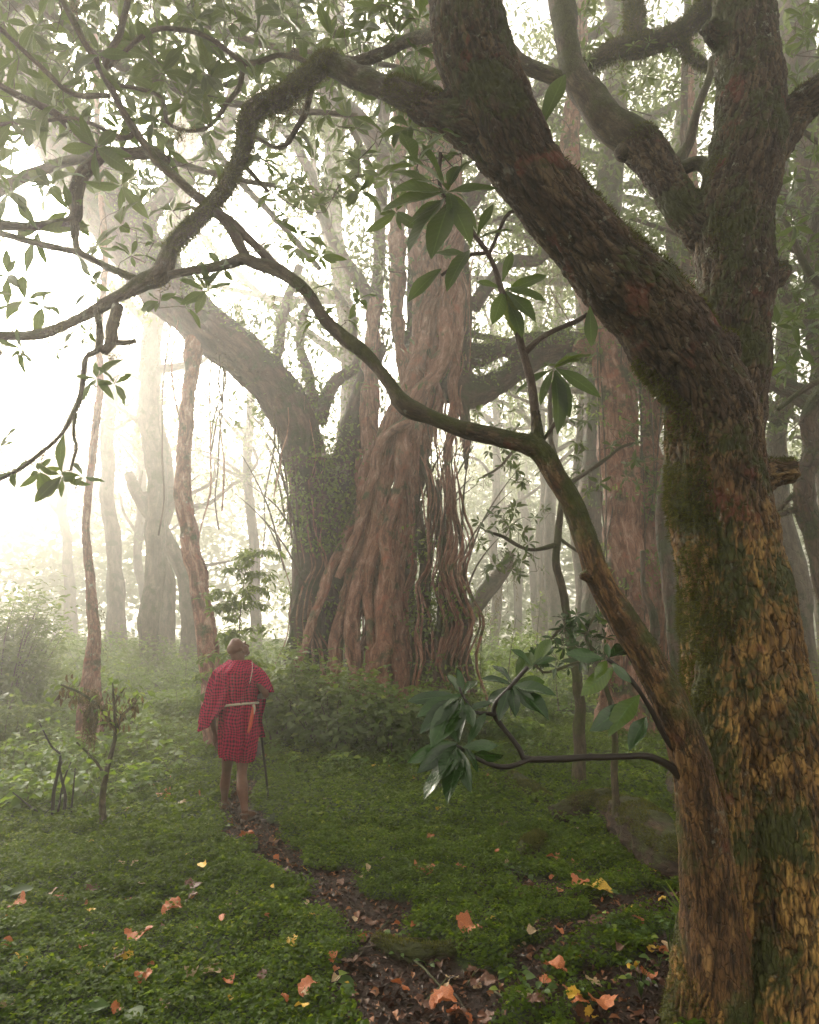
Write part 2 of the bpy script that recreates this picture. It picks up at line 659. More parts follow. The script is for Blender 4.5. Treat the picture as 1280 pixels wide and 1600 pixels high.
def leaf_mat(name, c1, c2, c3=None, rough=0.38, trans=0.35, tc=None, veins=True, spec=0.5, coat=0):
    s = NT(name)
    rnd = s.attr('rnd').outputs['Fac']
    stops = [(0.0, c1), (0.8, c2)]
    if c3:
        stops.append((0.97, c3))
    col = s.ramp(rnd, stops)
    nr = None
    if veins:
        uv = s.n('UVMap').outputs[0]
        sp = s.n('SeparateXYZ', {0: uv})
        au = s.math('ABSOLUTE', sp.outputs[0])
        k = s.math('SUBTRACT', s.math('MULTIPLY', sp.outputs[1], 70.0), s.math('MULTIPLY', au, 9.0))
        sn = s.math('SINE', k)
        vr = s.ramp(s.math('MULTIPLY_ADD', sn, 0.5), [(0.3, 0.0), (0.5, 1.0)])
        s.t.nodes[-2].inputs[2].default_value = 0.5
        mid = s.ramp(au, [(0.0, 1.0), (0.10, 0.0)])
        col = s.mix(s.math('MULTIPLY', mid, 0.5), col, tuple(min(1, v * 2.2 + 0.02) for v in c2))
        col = s.mix(s.math('MULTIPLY', vr, 0.18), col, tuple(v * 0.55 for v in c1))
        nr = s.bump(s.math('SUBTRACT', s.math('MULTIPLY', vr, 0.5), mid), 0.35, 0.003)
    t = tc or tuple(min(1, v * 2.0) for v in c2)
    tcol = s.mix(0.5, col, t)
    return s.pbr(col, rough, nr, spec, trans, tcol, coat)


M = {}
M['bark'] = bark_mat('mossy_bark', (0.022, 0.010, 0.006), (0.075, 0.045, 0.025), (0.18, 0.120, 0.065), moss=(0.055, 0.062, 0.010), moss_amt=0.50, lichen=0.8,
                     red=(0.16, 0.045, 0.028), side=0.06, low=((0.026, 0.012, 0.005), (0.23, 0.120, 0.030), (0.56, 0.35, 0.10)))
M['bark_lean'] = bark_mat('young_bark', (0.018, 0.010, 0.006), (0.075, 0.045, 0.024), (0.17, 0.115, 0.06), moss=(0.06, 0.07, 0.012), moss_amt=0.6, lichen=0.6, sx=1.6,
                          red=(0.13, 0.04, 0.025), low=((0.025, 0.012, 0.006), (0.13, 0.065, 0.024), (0.30, 0.17, 0.06)))
M['bark_branch'] = bark_mat('branch_bark', (0.018, 0.012, 0.008), (0.07, 0.05, 0.03), (0.17, 0.13, 0.075), moss=(0.06, 0.065, 0.012), moss_amt=0.75, lichen=0.6, sx=2.0)
M['log'] = bark_mat('rotten_wood', (0.010, 0.006, 0.004), (0.040, 0.022, 0.014), (0.10, 0.055, 0.030), moss=(0.045, 0.052, 0.010), moss_amt=0.45, lichen=0.1, sx=1.3, wet=0.15)
M['twig'] = bark_mat('twig_bark', (0.03, 0.018, 0.014), (0.075, 0.05, 0.038), (0.15, 0.11, 0.08), moss_amt=0.25, lichen=0.3, sx=3.0)
M['fig'] = bark_mat('fig_bark', (0.05, 0.020, 0.013), (0.26, 0.115, 0.075), (0.56, 0.37, 0.28), moss=(0.07, 0.08, 0.025), moss_amt=0.22, lichen=1.0, sx=0.8, red=(0.32, 0.10, 0.06))
M['fig_dark'] = bark_mat('stem_bark', (0.018, 0.011, 0.008), (0.085, 0.050, 0.034), (0.19, 0.125, 0.085), moss=(0.05, 0.065, 0.018), moss_amt=0.7, lichen=0.4, sx=0.5)
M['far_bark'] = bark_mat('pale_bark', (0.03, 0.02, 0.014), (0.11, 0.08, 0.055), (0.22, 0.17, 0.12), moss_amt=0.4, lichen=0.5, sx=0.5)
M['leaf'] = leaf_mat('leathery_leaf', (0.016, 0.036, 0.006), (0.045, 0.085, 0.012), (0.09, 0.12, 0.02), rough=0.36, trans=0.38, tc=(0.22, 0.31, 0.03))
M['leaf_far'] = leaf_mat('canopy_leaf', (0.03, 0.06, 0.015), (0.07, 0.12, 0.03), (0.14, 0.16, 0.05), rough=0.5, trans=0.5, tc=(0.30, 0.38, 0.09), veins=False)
M['leaf_wet'] = leaf_mat('wet_leaf', (0.010, 0.032, 0.006), (0.026, 0.070, 0.010), (0.10, 0.15, 0.02), rough=0.27, trans=0.22, spec=0.5, coat=0.22)
M['herb'] = leaf_mat('herb_leaf', (0.03, 0.075, 0.012), (0.085, 0.17, 0.025), (0.22, 0.29, 0.03), rough=0.55, trans=0.48, tc=(0.36, 0.50, 0.03), veins=False)
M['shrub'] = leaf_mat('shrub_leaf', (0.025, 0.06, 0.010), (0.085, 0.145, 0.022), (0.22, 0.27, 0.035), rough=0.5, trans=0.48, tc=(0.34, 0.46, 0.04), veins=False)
M['cover'] = leaf_mat('ground_cover_leaf', (0.015, 0.038, 0.002), (0.068, 0.125, 0.005), (0.19, 0.22, 0.015), rough=0.55, trans=0.45, tc=(0.34, 0.46, 0.008), veins=False, spec=0.12)
M['moss'] = leaf_mat('moss', (0.02, 0.022, 0.004), (0.075, 0.080, 0.013), (0.14, 0.125, 0.025), rough=0.8, trans=0.3, tc=(0.25, 0.26, 0.04), veins=False, spec=0.1)
M['beard'] = leaf_mat('beard_moss', (0.05, 0.035, 0.02), (0.14, 0.105, 0.055), (0.2, 0.16, 0.07), rough=0.85, trans=0.3, tc=(0.3, 0.25, 0.12), veins=False, spec=0.1)
M['dry'] = leaf_mat('dry_leaf', (0.04, 0.025, 0.01), (0.12, 0.09, 0.03), (0.2, 0.16, 0.05), rough=0.7, trans=0.3, veins=False)


def fallen_mat(name, a, b, c):
    s = NT(name)
    obj = s.n('TexCoord').outputs['Object']
    n1 = s.noise(obj, 30, 6, 0.7)
    col = s.ramp(n1, [(0.3, a), (0.55, b), (0.75, c)])
    n2 = s.noise(obj, 120, 4)
    sp = s.ramp(s.noise(obj, 70, 3), [(0.62, 0.0), (0.68, 1.0)])
    col = s.mix(s.math('MULTIPLY', sp, 0.6), col, tuple(v * 0.25 for v in a))
    return s.pbr(col, 0.4, s.bump(n2, 0.5, 0.003), 0.5, 0.15)


M['f_orange'] = fallen_mat('orange_leaf', (0.20, 0.05, 0.02), (0.48, 0.14, 0.035), (0.65, 0.26, 0.08))
M['f_yellow'] = fallen_mat('yellow_leaf', (0.45, 0.24, 0.02), (0.75, 0.48, 0.04), (0.8, 0.6, 0.15))
M['f_brown'] = fallen_mat('brown_leaf', (0.05, 0.02, 0.012), (0.15, 0.06, 0.03), (0.30, 0.15, 0.08))
M['f_pale'] = fallen_mat('pale_leaf', (0.22, 0.13, 0.06), (0.5, 0.36, 0.2), (0.65, 0.52, 0.34))

s = NT('forest_floor')
obj = s.n('TexCoord').outputs['Object']
pm = s.attr('pm').outputs['Fac']
n1 = s.noise(obj, 3.0, 6, 0.65)
n2 = s.noise(obj, 24, 8, 0.7)
n3 = s.noise(obj, 90, 5, 0.7)
soil = s.ramp(n2, [(0.3, (0.010, 0.006, 0.004)), (0.55, (0.028, 0.014, 0.009)), (0.75, (0.065, 0.030, 0.017))])
grn = s.ramp(n2, [(0.3, (0.010, 0.016, 0.004)), (0.5, (0.028, 0.048, 0.010)), (0.75, (0.06, 0.085, 0.018))])
cov = s.ramp(s.math('ADD', n1, s.math('MULTIPLY', pm, -0.5)), [(0.30, 0.0), (0.45, 1.0)])
col = s.mix(cov, soil, grn)
M['ground'] = s.pbr(col, s.ramp(n3, [(0.3, 0.5), (0.6, 0.95)]), s.bump(s.math('ADD', n2, s.math('MULTIPLY', n3, 0.4)), 0.9, 0.03), 0.2)


def plain(name, col, rough=0.6, bumps=None, var=0.25, scale=40, spec=0.4):
    s = NT(name)
    obj = s.n('TexCoord').outputs['Object']
    n = s.noise(obj, scale, 5, 0.6)
    c = s.ramp(n, [(0.3, tuple(v * (1 - var) for v in col)), (0.7, tuple(min(1, v * (1 + var)) for v in col))])
    return s.pbr(c, rough, s.bump(n, bumps or 0.2, 0.004), spec)


M['skin'] = plain('dark_skin', (0.12, 0.050, 0.028), 0.45, 0.15, 0.2, 30)
M['sandal'] = plain('worn_rubber', (0.13, 0.10, 0.08), 0.7)
M['stick'] = plain('dark_stick', (0.02, 0.014, 0.01), 0.5)
M['belt'] = plain('pale_beaded_belt', (0.42, 0.36, 0.28), 0.6, 0.4, 0.3, 160)
M['tassel'] = plain('red_sheath', (0.50, 0.07, 0.035), 0.5)

s = NT('checked_cloth')
uv = s.n('UVMap').outputs[0]
sp = s.n('SeparateXYZ', {0: uv})


def stripes(src):
    w1 = s.math('FRACT', s.math('MULTIPLY', src, 1 / 0.030))
    w2 = s.math('GREATER_THAN', w1, 0.5)
    return w2


sa, sb = stripes(sp.outputs[0]), stripes(sp.outputs[1])
both = s.math('MULTIPLY', sa, sb)
one = s.math('SUBTRACT', s.math('MAXIMUM', sa, sb), both)
c = s.mix(one, (0.42, 0.001, 0.060), (0.24, 0.001, 0.040))
c = s.mix(both, c, (0.028, 0.003, 0.014))
fold = s.noise(uv, 9, 4)
wv = s.noise(uv, 420, 2)
M['cloth'] = s.pbr(c, 0.9, s.bump(s.math('ADD', s.math('MULTIPLY', fold, 1.0), s.math('MULTIPLY', wv, 0.05)), 0.5, 0.02), 0.15)

# ---------------------------------------------------------------- ground, path
def axis_x():
    a = np.sinh(np.linspace(-4.6, 4.6, 420))
    return a / a.max() * 88


def axis_y():
    near = 2.0 + np.cumsum(0.028 * 1.0125 ** np.arange(460))
    near = near[near < 88]
    back = np.array([-88, -60, -35, -18, -9, -4, -1.5, 0.2, 1.2])
    return np.concatenate([back, near, [88]])


ax, ay = axis_x(), axis_y()
xx, yy = np.meshgrid(ax, ay)
zz = gz(xx, yy)
pm = pathmask(xx, yy)
pn = np.stack([xx.ravel(), yy.ravel(), np.zeros(xx.size)], 1)
zz = zz + (0.012 * fbm(pn * 9, 3) * np.exp(-np.clip(pn[:, 1] - 3, 0, 50) / 8)).reshape(zz.shape)
V = np.stack([xx.ravel(), yy.ravel(), zz.ravel()], 1)
nx = len(ax)
i = (np.arange(len(ay) - 1)[:, None] * nx + np.arange(nx - 1)[None]).ravel()
me = mesh_from('ground', V, [np.stack([i, i + 1, i + nx + 1, i + nx], 1)], attrs={'pm': pm.ravel()})
tag(part('ground', me, M['ground']), kind='structure', label='mossy forest floor with a trodden earth path')


def sector(n, y0, y1, k=0.66, pw=1.0, left=None, right=None):
    """random ground points inside the view, uniform in area"""
    y = np.sqrt(R.random(n) * (y1 ** 2 - y0 ** 2) + y0 ** 2)
    x = R.uniform(-k, k, n) * y
    return x, y


def cover(n, y0, y1, size, name, m, tpl='dot', hgt=0.035, keep=0.45, k=0.66, pathlim=0.35, tilt=0.7, label=''):
    bag = Bag()
    x, y = sector(n, y0, y1, k)
    p = np.stack([x, y, np.zeros(n)], 1)
    d = fbm(p * 1.1 + 60, 4)
    ok = (pathmask(x, y) + 0.35 * R.random(n) < pathlim + 0.25) & (d + 0.25 * R.random(n) > -keep)
    x, y, d = x[ok], y[ok], d[ok]
    p = p[ok]
    n = len(x)
    h = hgt * (0.5 + 1.5 * np.clip(fbm(p * 5, 3) + 0.45, 0, 1)) * R.random(n) ** 0.6
    pos = np.stack([x, y, gz(x, y) + h], 1)
    ph = R.random(n) * 2 * math.pi
    dr = np.stack([np.cos(ph), np.sin(ph), R.normal(0.15, 0.25, n)], 1)
    nr = np.stack([R.normal(0, tilt * 0.5, n), R.normal(-0.1, tilt * 0.5, n), np.ones(n)], 1)
    L = size * R.uniform(0.6, 1.3, n) * (1 + 0.5 * (fbm(p * 2 + 9, 2)))
    leaves(bag, pos, dr, nr, L, L * 0.85, tpl, 0.2, 0.15, rnd=np.clip(R.normal(0.4, 0.22, n) + 0.5 * fbm(p * 0.9 + 4, 3), 0, 1))
    return tag(part(name, bag.mesh(name), m), kind='stuff', label=label)


cover(290000, 2.6, 6.5, 0.023, 'ground_cover', M['cover'], hgt=0.07, tilt=1.1, keep=0.34, k=0.92, label='low creeping leaves covering the forest floor')
cover(215000, 6.3, 13, 0.038, 'ground_cover', M['cover'], hgt=0.10, tilt=1.0, k=0.85, label='low green leaves around the clearing')
cover(90000, 12.5, 40, 0.10, 'ground_cover', M['herb'], hgt=0.22, pathlim=0.45, label='pale green undergrowth fading into the mist')


# ---------------------------------------------------------------- the big mossy tree on the right
def tree_lines():
    L = []
    main = [(1250, 1760, 175, 3.42), (1235, 1600, 150, 3.42), (1214, 1400, 128, 3.42), (1190, 1200, 104, 3.42), (1157, 1000, 86, 3.4), (1137, 850, 80, 3.38),
            (1122, 750, 74, 3.34), (1112, 660, 72, 3.28), (1080, 575, 67, 3.18), (1008, 475, 64, 3.08), (930, 396, 58, 3.0),
            (850, 300, 57, 2.95), (785, 190, 62, 2.92), (742, 80, 63, 2.9), (725, -20, 60, 2.9), (715, -160, 54, 2.9)]
    L.append(px_line(main))
    stem = [(1140, 740, 50, 3.5), (1152, 620, 44, 3.6), (1150, 520, 52, 3.65), (1150, 440, 58, 3.68), (1147, 350, 61, 3.7), (1163, 250, 58, 3.7), (1172, 150, 51, 3.7),
            (1165, 50, 46, 3.7), (1160, -60, 42, 3.7), (1165, -170, 40, 3.7)]
    L.append(px_line(stem))
    L.append(px_line([(1195, 250, 30, 3.7), (1228, 195, 30, 3.7), (1262, 160, 26, 3.65), (1330, 110, 24, 3.5)]))
    L.append(px_line([(1130, 60, 22, 3.68), (1112, 48, 16, 3.66), (1104, 38, 13, 3.64)]))
    L.append(px_line([(1180, 440, 28, 3.72), (1210, 432, 19, 3.75), (1226, 418, 14, 3.78)]))
    L.append(px_line([(1150, 770, 40, 3.36), (1190, 745, 30, 3.36), (1222, 737, 23, 3.34), (1243, 735, 21, 3.33)]))
    L.append(px_line([(1095, 575, 44, 3.2), (1125, 545, 34, 3.16), (1133, 522, 22, 3.1)]))
    L.append(px_line([(1170, 430, 44, 3.72), (1118, 372, 38, 3.72), (1078, 335, 31, 3.76), (1050, 295, 28, 3.82), (1022, 250, 30, 3.88), (995, 222, 32, 3.93)]))
    L.append(px_line([(790, 215, 50, 2.92), (742, 195, 42, 2.95), (700, 180, 33, 3.0), (668, 170, 26, 3.05), (645, 160, 20, 3.08)]))
    # root flare and second stem grown into the base
    L.append(px_line([(1130, 1000, 40, 3.3), (1125, 1180, 46, 3.25), (1128, 1350, 50, 3.2), (1110, 1500, 55, 3.18), (1090, 1680, 66, 3.12)]))
    L.append(px_line([(1200, 1100, 50, 3.3), (1225, 1300, 60, 3.2), (1240, 1480, 66, 3.15), (1235, 1680, 80, 3.05)]))
    L.append(px_line([(1240, 1150, 50, 3.5), (1300, 1350, 70, 3.5), (1360, 1650, 90, 3.5)]))
    return L


TB = P(1235, 1600, 3.42)
TB[2] = gz1(TB[0], TB[1]) - 0.05
big = thing('mossy_tree', 'thick leaning tree with orange-brown mossy bark filling the right side of the photo', 'tree', TB)
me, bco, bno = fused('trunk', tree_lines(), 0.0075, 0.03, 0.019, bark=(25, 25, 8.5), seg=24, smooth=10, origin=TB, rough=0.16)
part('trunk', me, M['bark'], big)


def fuzz(bag, co, no, n, cond, L=(0.008, 0.022), W=0.003, tpl='blade', hang=0.0, jit=0.5):
    ix = np.nonzero(cond)[0]
    if len(ix) == 0:
        return
    ix = R.choice(ix, n)
    p = co[ix] + R.normal(0, 0.003, (n, 3))
    d = no[ix] + R.normal(0, jit, (n, 3)) + np.array([0, 0, -hang])
    l = R.uniform(*L, n)
    leaves(bag, p, d, R.normal(0, 1, (n, 3)), l, W * R.uniform(0.6, 1.6, n), tpl, 0.3, 0.2)


bag = Bag()
mn = fbm(bco * 2.6 + 21, 4)
left = -bno[:, 0]
fuzz(bag, bco, bno, 26000, (mn + 0.25 * bno[:, 2] + 0.15 * left > 0.34), L=(0.006, 0.017))
fuzz(bag, bco, bno, 14000, (fbm(bco * 5, 3) > -0.12) & (bco[:, 0] < 1.62) & (bno[:, 0] < -0.55) & (bco[:, 2] > 1.2) & (bco[:, 2] < 3.0) & (bco[:, 1] > 3.1) & (mn > -0.25), L=(0.012, 0.034), W=0.004, hang=0.3)
fuzz(bag, bco, bno, 9000, (bno[:, 2] > 0.45) & (mn > -0.1), L=(0.012, 0.03), W=0.004)
part('moss', bag.mesh('moss', TB), M['moss'], big)


def branch(parent, L, m, name='branch', origin=(0, 0, 0), seg=12, step=0.02, wob=0.18):
    """every line is a branch of its own; returns the skeleton of all of them"""
    K = []
    for l in L:
        bag = Bag()
        pts, rad = px_line(l)
        p, r = spline(pts, rad, step)
        fr = 0.16 / max(0.02, float(rad.max()))
        p = p + np.stack([noise(p * fr + 13 * a) for a in range(3)], 1) * (r[:, None] * 0.4)
        rr = r * (1 + 0.18 * noise(p * fr + 5))
        tube(bag, p, rr, seg=seg, raw=True, wob=wob, wf=1.0 / max(0.02, float(rad.max())))
        K.append(np.concatenate([p, rr[:, None]], 1))
        o = part(name, bag.mesh(name, origin), m, parent)
    return o, np.concatenate(K)


# the long crooked mossy branch reaching left
b1, K1 = branch(big, [[(672, 172, 22, 3.05), (640, 158, 23, 3.08), (590, 133, 19, 3.12), (550, 116, 18, 3.15), (515, 99, 19, 3.18), (490, 120, 17, 3.2),
                       (450, 150, 15, 3.2), (412, 165, 15, 3.2), (390, 188, 14, 3.2), (382, 230, 12, 3.22), (368, 262, 12, 3.24), (338, 310, 12, 3.26),
                       (302, 350, 11, 3.28), (271, 385, 11, 3.3), (254, 425, 13, 3.3), (225, 440, 12, 3.3), (180, 466, 10, 3.3), (130, 495, 9, 3.3),
                       (70, 522, 8, 3.25), (0, 524, 7, 3.2), (-90, 515, 6, 3.1)]], M['bark_branch'], origin=TB, seg=20, step=0.01, wob=0.55)
b2, K2 = branch(big, [[(1005, 228, 27, 3.92), (985, 210, 30, 3.95), (955, 185, 27, 4.0), (928, 150, 25, 4.05),
                       (902, 122, 22, 4.1), (888, 70, 20, 4.15), (880, 0, 20, 4.2), (860, -110, 19, 4.3)],
                      [(905, 125, 17, 4.1), (865, 118, 13, 4.15), (820, 100, 11, 4.2), (795, 75, 9, 4.25), (770, 30, 8, 4.3)],
                      [(1020, 225, 12, 3.9), (1034, 212, 8, 3.88)], [(985, 220, 20, 3.93), (966, 243, 12, 3.93)], [(925, 140, 12, 4.05), (932, 126, 8, 4.05)]],
                M['bark_branch'], origin=TB, seg=18, step=0.02, wob=0.3)
b3, K3 = branch(big, [[(1128, 480, 20, 3.9), (1108, 270, 12, 4.2), (1060, 262, 11, 4.3), (1075, 225, 8, 4.35), (1085, 190, 7, 4.35), (1105, 130, 6, 4.4), (1112, 90, 5, 4.4)]],
                M['bark_branch'], origin=TB, seg=8)

# finer branches of the top left network (they spring from the long branch)
net = [
    [(322, 318, 8, 3.26), (300, 300, 8, 3.26), (245, 250, 7, 3.26), (210, 205, 6, 3.24), (180, 150, 6, 3.22), (160, 110, 6, 3.2), (130, 60, 5, 3.16), (92, -10, 5, 3.1), (60, -70, 5, 3.0)],
    [(163, 112, 5, 3.2), (168, 85, 5, 3.2), (188, 50, 5, 3.2), (200, -10, 5, 3.2), (205, -70, 4, 3.2)],
    [(172, 150, 4, 3.2), (110, 145, 4, 3.16), (60, 100, 4, 3.1), (0, 45, 4, 3.0), (-50, 10, 4, 2.9)],
    [(262, 252, 8, 3.27), (232, 240, 9, 3.3), (160, 238, 9, 3.34), (120, 205, 7, 3.34), (80, 172, 6, 3.3), (20, 145, 5, 3.2), (-40, 110, 5, 3.1)],
    [(160, 238, 10, 3.34), (132, 268, 11, 3.36), (122, 300, 11, 3.38), (116, 345, 9, 3.4), (50, 352, 8, 3.4), (0, 352, 8, 3.35), (-60, 340, 7, 3.3)],
    [(116, 345, 7, 3.4), (122, 390, 5, 3.4), (160, 412, 5, 3.38), (212, 436, 6, 3.3)],
    [(160, 412, 5, 3.38), (110, 392, 5, 3.35), (20, 370, 5, 3.3), (-50, 345, 4, 3.2)],
    [(170, 105, 3, 3.2), (240, 48, 4, 3.3), (320, 55, 4, 3.4), (382, 98, 5, 3.45), (440, 86, 4, 3.4), (492, 100, 4, 3.25)],
    [(382, 98, 4, 3.45), (374, 135, 4, 3.5), (352, 165, 4, 3.5), (330, 195, 3, 3.5), (300, 205, 3, 3.5), (262, 192, 3, 3.4), (250, 150, 3, 3.35), (180, 132, 3, 3.25)],
    [(212, 205, 4, 3.24), (190, 215, 4, 3.26), (120, 185, 3, 3.3), (60, 190, 3, 3.3), (-20, 195, 3, 3.3)],
    [(182, 478, 9, 3.28), (178, 512, 8, 3.26), (176, 534, 8, 3.25), (162, 552, 7, 3.22)],
    [(176, 534, 5, 3.25), (196, 536, 4, 3.25), (212, 533, 3, 3.25)],
    [(152, 488, 6, 3.3), (156, 520, 5, 3.28), (154, 545, 5, 3.28), (134, 560, 4, 3.26), (130, 600, 4, 3.26), (118, 640, 4, 3.24), (90, 685, 3, 3.22), (35, 730, 3, 3.2), (-10, 755, 3, 3.2)],
    [(118, 645, 3, 3.24), (116, 680, 2.5, 3.24), (119, 700, 2.5, 3.24), (110, 735, 2, 3.24)],
    [(300, 350, 5, 3.28), (345, 300, 5, 3.35), (372, 255, 4, 3.4), (420, 300, 3, 3.5)],
    [(490, 130, 5, 3.3), (470, 190, 5, 3.4), (440, 230, 4, 3.45), (400, 215, 3, 3.5)],
    [(552, 98, 9, 3.6), (590, 84, 9, 3.5), (640, 62, 10, 3.35), (700, 45, 11, 3.0)],
]
b4, K4 = branch(big, net, M['bark_branch'], origin=TB, seg=8, step=0.02, wob=0.15)

# rosettes on this tree: explicit ones read off the photo, then fill
exp_w = [(80, 292, 62, 3.35), (190, 352, 72, 3.4), (152, 442, 60, 3.35), (322, 455, 46, 3.3), (12, 430, 55, 3.3), (66, 480, 48, 3.3), (152, 592, 46, 3.24), (98, 742, 52, 3.22),
         (18, 738, 44, 3.2), (60, 735, 34, 3.2), (130, 745, 30, 3.24), (178, 600, 34, 3.24), (0, 700, 34, 3.2), (100, 545, 30, 3.25), (140, 520, 30, 3.3), (155, 85, 66, 3.15), (88, 165, 68, 3.2), (150, 230, 66, 3.2), (120, 200, 60, 3.2), (60, 40, 56, 3.2), (20, 190, 56, 3.25), (200, 120, 50, 3.3), (262, 230, 44, 3.4), (330, 200, 44, 3.5), (400, 130, 46, 3.5), (455, 210, 42, 3.5), (190, 290, 46, 3.4), (110, 330, 46, 3.4), (20, 300, 52, 3.3), (240, 380, 40, 3.4), (290, 480, 38, 3.35), (205, 400, 42, 3.35), (30, 90, 60, 3.2), (215, 180, 55, 3.4), (285, 150, 50, 3.5),
         (40, 470, 50, 3.3), (35, 545, 34, 3.2), (250, 470, 40, 3.3), (60, 360, 60, 3.4), (240, 90, 60, 3.4), (330, 120, 52, 3.5), (300, 40, 60, 3.5), (400, 50, 60, 3.5),
         (470, 60, 52, 3.5), (540, 40, 56, 3.6), (600, 30, 52, 3.6), (520, 60, 52, 3.7), (440, 130, 46, 3.7), (360, 20, 62, 3.5), (120, 20, 60, 3.3), (655, 30, 60, 3.4), (440, 20, 60, 3.5), (240, 10, 60, 3.4)]
tw = Bag()
lf = Bag()
skel = np.concatenate([K1[:, :3], K2[:, :3], K4[:, :3]])
T = np.array([P(a, b, d) for a, b, l, d in exp_w])
Ls = np.array([PX(l, d, b) for a, b, l, d in exp_w])
nf = 210
fx, fy = R.uniform(-60, 700, nf), R.uniform(-90, 210, nf)
kp = (fy < 300 - 0.25 * fx) | (fy < 130)
fx, fy = fx[kp], fy[kp]
fd = R.uniform(3.3, 4.8, len(fx))
T2 = np.array([P(a, b, d) for a, b, d in zip(fx, fy, fd)])
T = np.concatenate([T, T2])
Ls = np.concatenate([Ls, R.uniform(0.10, 0.17, len(T2))])
ax_ = grow(tw, skel, T)
ax_[:len(exp_w)] += [0, -0.9, 0.1]
whorls(lf, T, ax_ + [0, 0, 0.25], Ls, 7, 'big', 0.31)
part('branchwork', tw.mesh('branchwork', TB), M['twig'], big)
part('foliage', lf.mesh('foliage', TB), M['leaf'], big)

# crown of this tree above and behind the picture, it shades the foreground
tw, lf = Bag(), Bag()
nc = 280
tc = np.stack([R.uniform(-4.4, 4.2, nc), R.uniform(0.2, 3.6, nc), R.uniform(4.3, 6.4, nc)], 1)
keepc = (tc[:, 2] - CAMH) > (0.93 * np.maximum(tc[:, 1], 0) / 1.0 + 1.2)
tc = tc[keepc]
limbs = [spline(np.array([P(715, -160, 2.9), [0.0, 1.6, 5.2], [-1.6, -0.5, 5.6]]), [0.14, 0.1, 0.06], 0.1)[0],
         spline(np.array([P(1165, -170, 3.7), [1.9, 2.3, 5.6], [2.6, -0.8, 5.9]]), [0.14, 0.1, 0.06], 0.1)[0]]
for l in limbs:
    tube(tw, l, np.linspace(0.13, 0.05, len(l)), seg=8, raw=True)
ax_ = grow(tw, np.concatenate(limbs), tc, r_max=0.03)
whorls(lf, tc, ax_ + [0, 0, 0.4], 0.24, 9, 'small', 0.36)
cr = part('crown', lf.mesh('crown', TB), M['leaf'], big)
part('limb', tw.mesh('limb', TB), M['twig'], big)


# moss fuzz and hanging beards on the long branch
def branch_moss(K, n, L=(0.006, 0.018), up=0.3, lim=-0.2, thick=1.0, W=0.0026):
    bag = Bag()
    pr = noise(K[:, :3] * 3.0 + 50) > lim
    ix = R.choice(np.nonzero(pr)[0], n)
    d = unit(R.normal(0, 1, (n, 3)) + [0, 0, up])
    t = unit(np.gradient(K[:, :3], axis=0))[ix]
    d = unit(d - (d * t).sum(1)[:, None] * t)
    p = K[ix, :3] + d * K[ix, 3:4] * 0.95 + R.normal(0, 0.006, (n, 3))
    leaves(bag, p, d + R.normal(0, 0.6, (n, 3)), R.normal(0, 1, (n, 3)), R.uniform(*L, n), W * R.uniform(0.6, 1.5, n), 'blade', 0.4, 0.2)
    return bag


def beard(bag, p0, length, n, spreadr=0.03, bits=14, size=0.012):
    """hanging strands made of many tiny scales"""
    for k in range(n):
        L = length * R.uniform(0.3, 1.0)
        m = max(4, int(L / 0.012))
        z = -np.linspace(0, L, m)
        o = p0 + R.normal(0, spreadr, 3) * [1, 1, 0.2]
        c = o + np.stack([np.cumsum(R.normal(0, 0.0015, m)), np.cumsum(R.normal(0, 0.0015, m)), z], 1)
        c = np.repeat(c, 2, 0)
        leaves(bag, c, R.normal(0, 1, (len(c), 3)) + [0, 0, -1.2], R.normal(0, 1, (len(c), 3)), size * R.uniform(0.6, 1.6, len(c)), size * 0.4, 'blade', 0.2, 0.1)


bag = branch_moss(K1[:int(len(K1) * 0.62)], 42000, L=(0.006, 0.026), up=0.5)
part('moss', bag.mesh('moss', TB), M['moss'], big)
bag = branch_moss(np.concatenate([K1[int(len(K1) * 0.4):], K4]), 16000, L=(0.004, 0.011), lim=-0.5)
for (a, b, L, n, sp) in [(440, 165, 0.12, 22, 0.035), (468, 150, 0.13, 26, 0.035), (425, 180, 0.08, 12, 0.02), (70, 528, 0.09, 20, 0.035), (100, 512, 0.06, 16, 0.03), (2, 530, 0.16, 20, 0.012),
                         (118, 0, 0.16, 26, 0.016), (285, 195, 0.10, 40, 0.03), (430, 440, 0.22, 5, 0.006), (150, 500, 0.08, 10, 0.02), (178, 555, 0.05, 10, 0.015),
                         (68, 700, 0.10, 8, 0.006), (208, 500, 0.07, 8, 0.01), (255, 440, 0.06, 14, 0.03), (700, 185, 0.14, 25, 0.05), (350, 290, 0.05, 12, 0.03)]:
    beard(bag, P(a, b, 3.25), L, n, sp)
part('hanging_moss', bag.mesh('hanging_moss', TB), M['beard'], big)

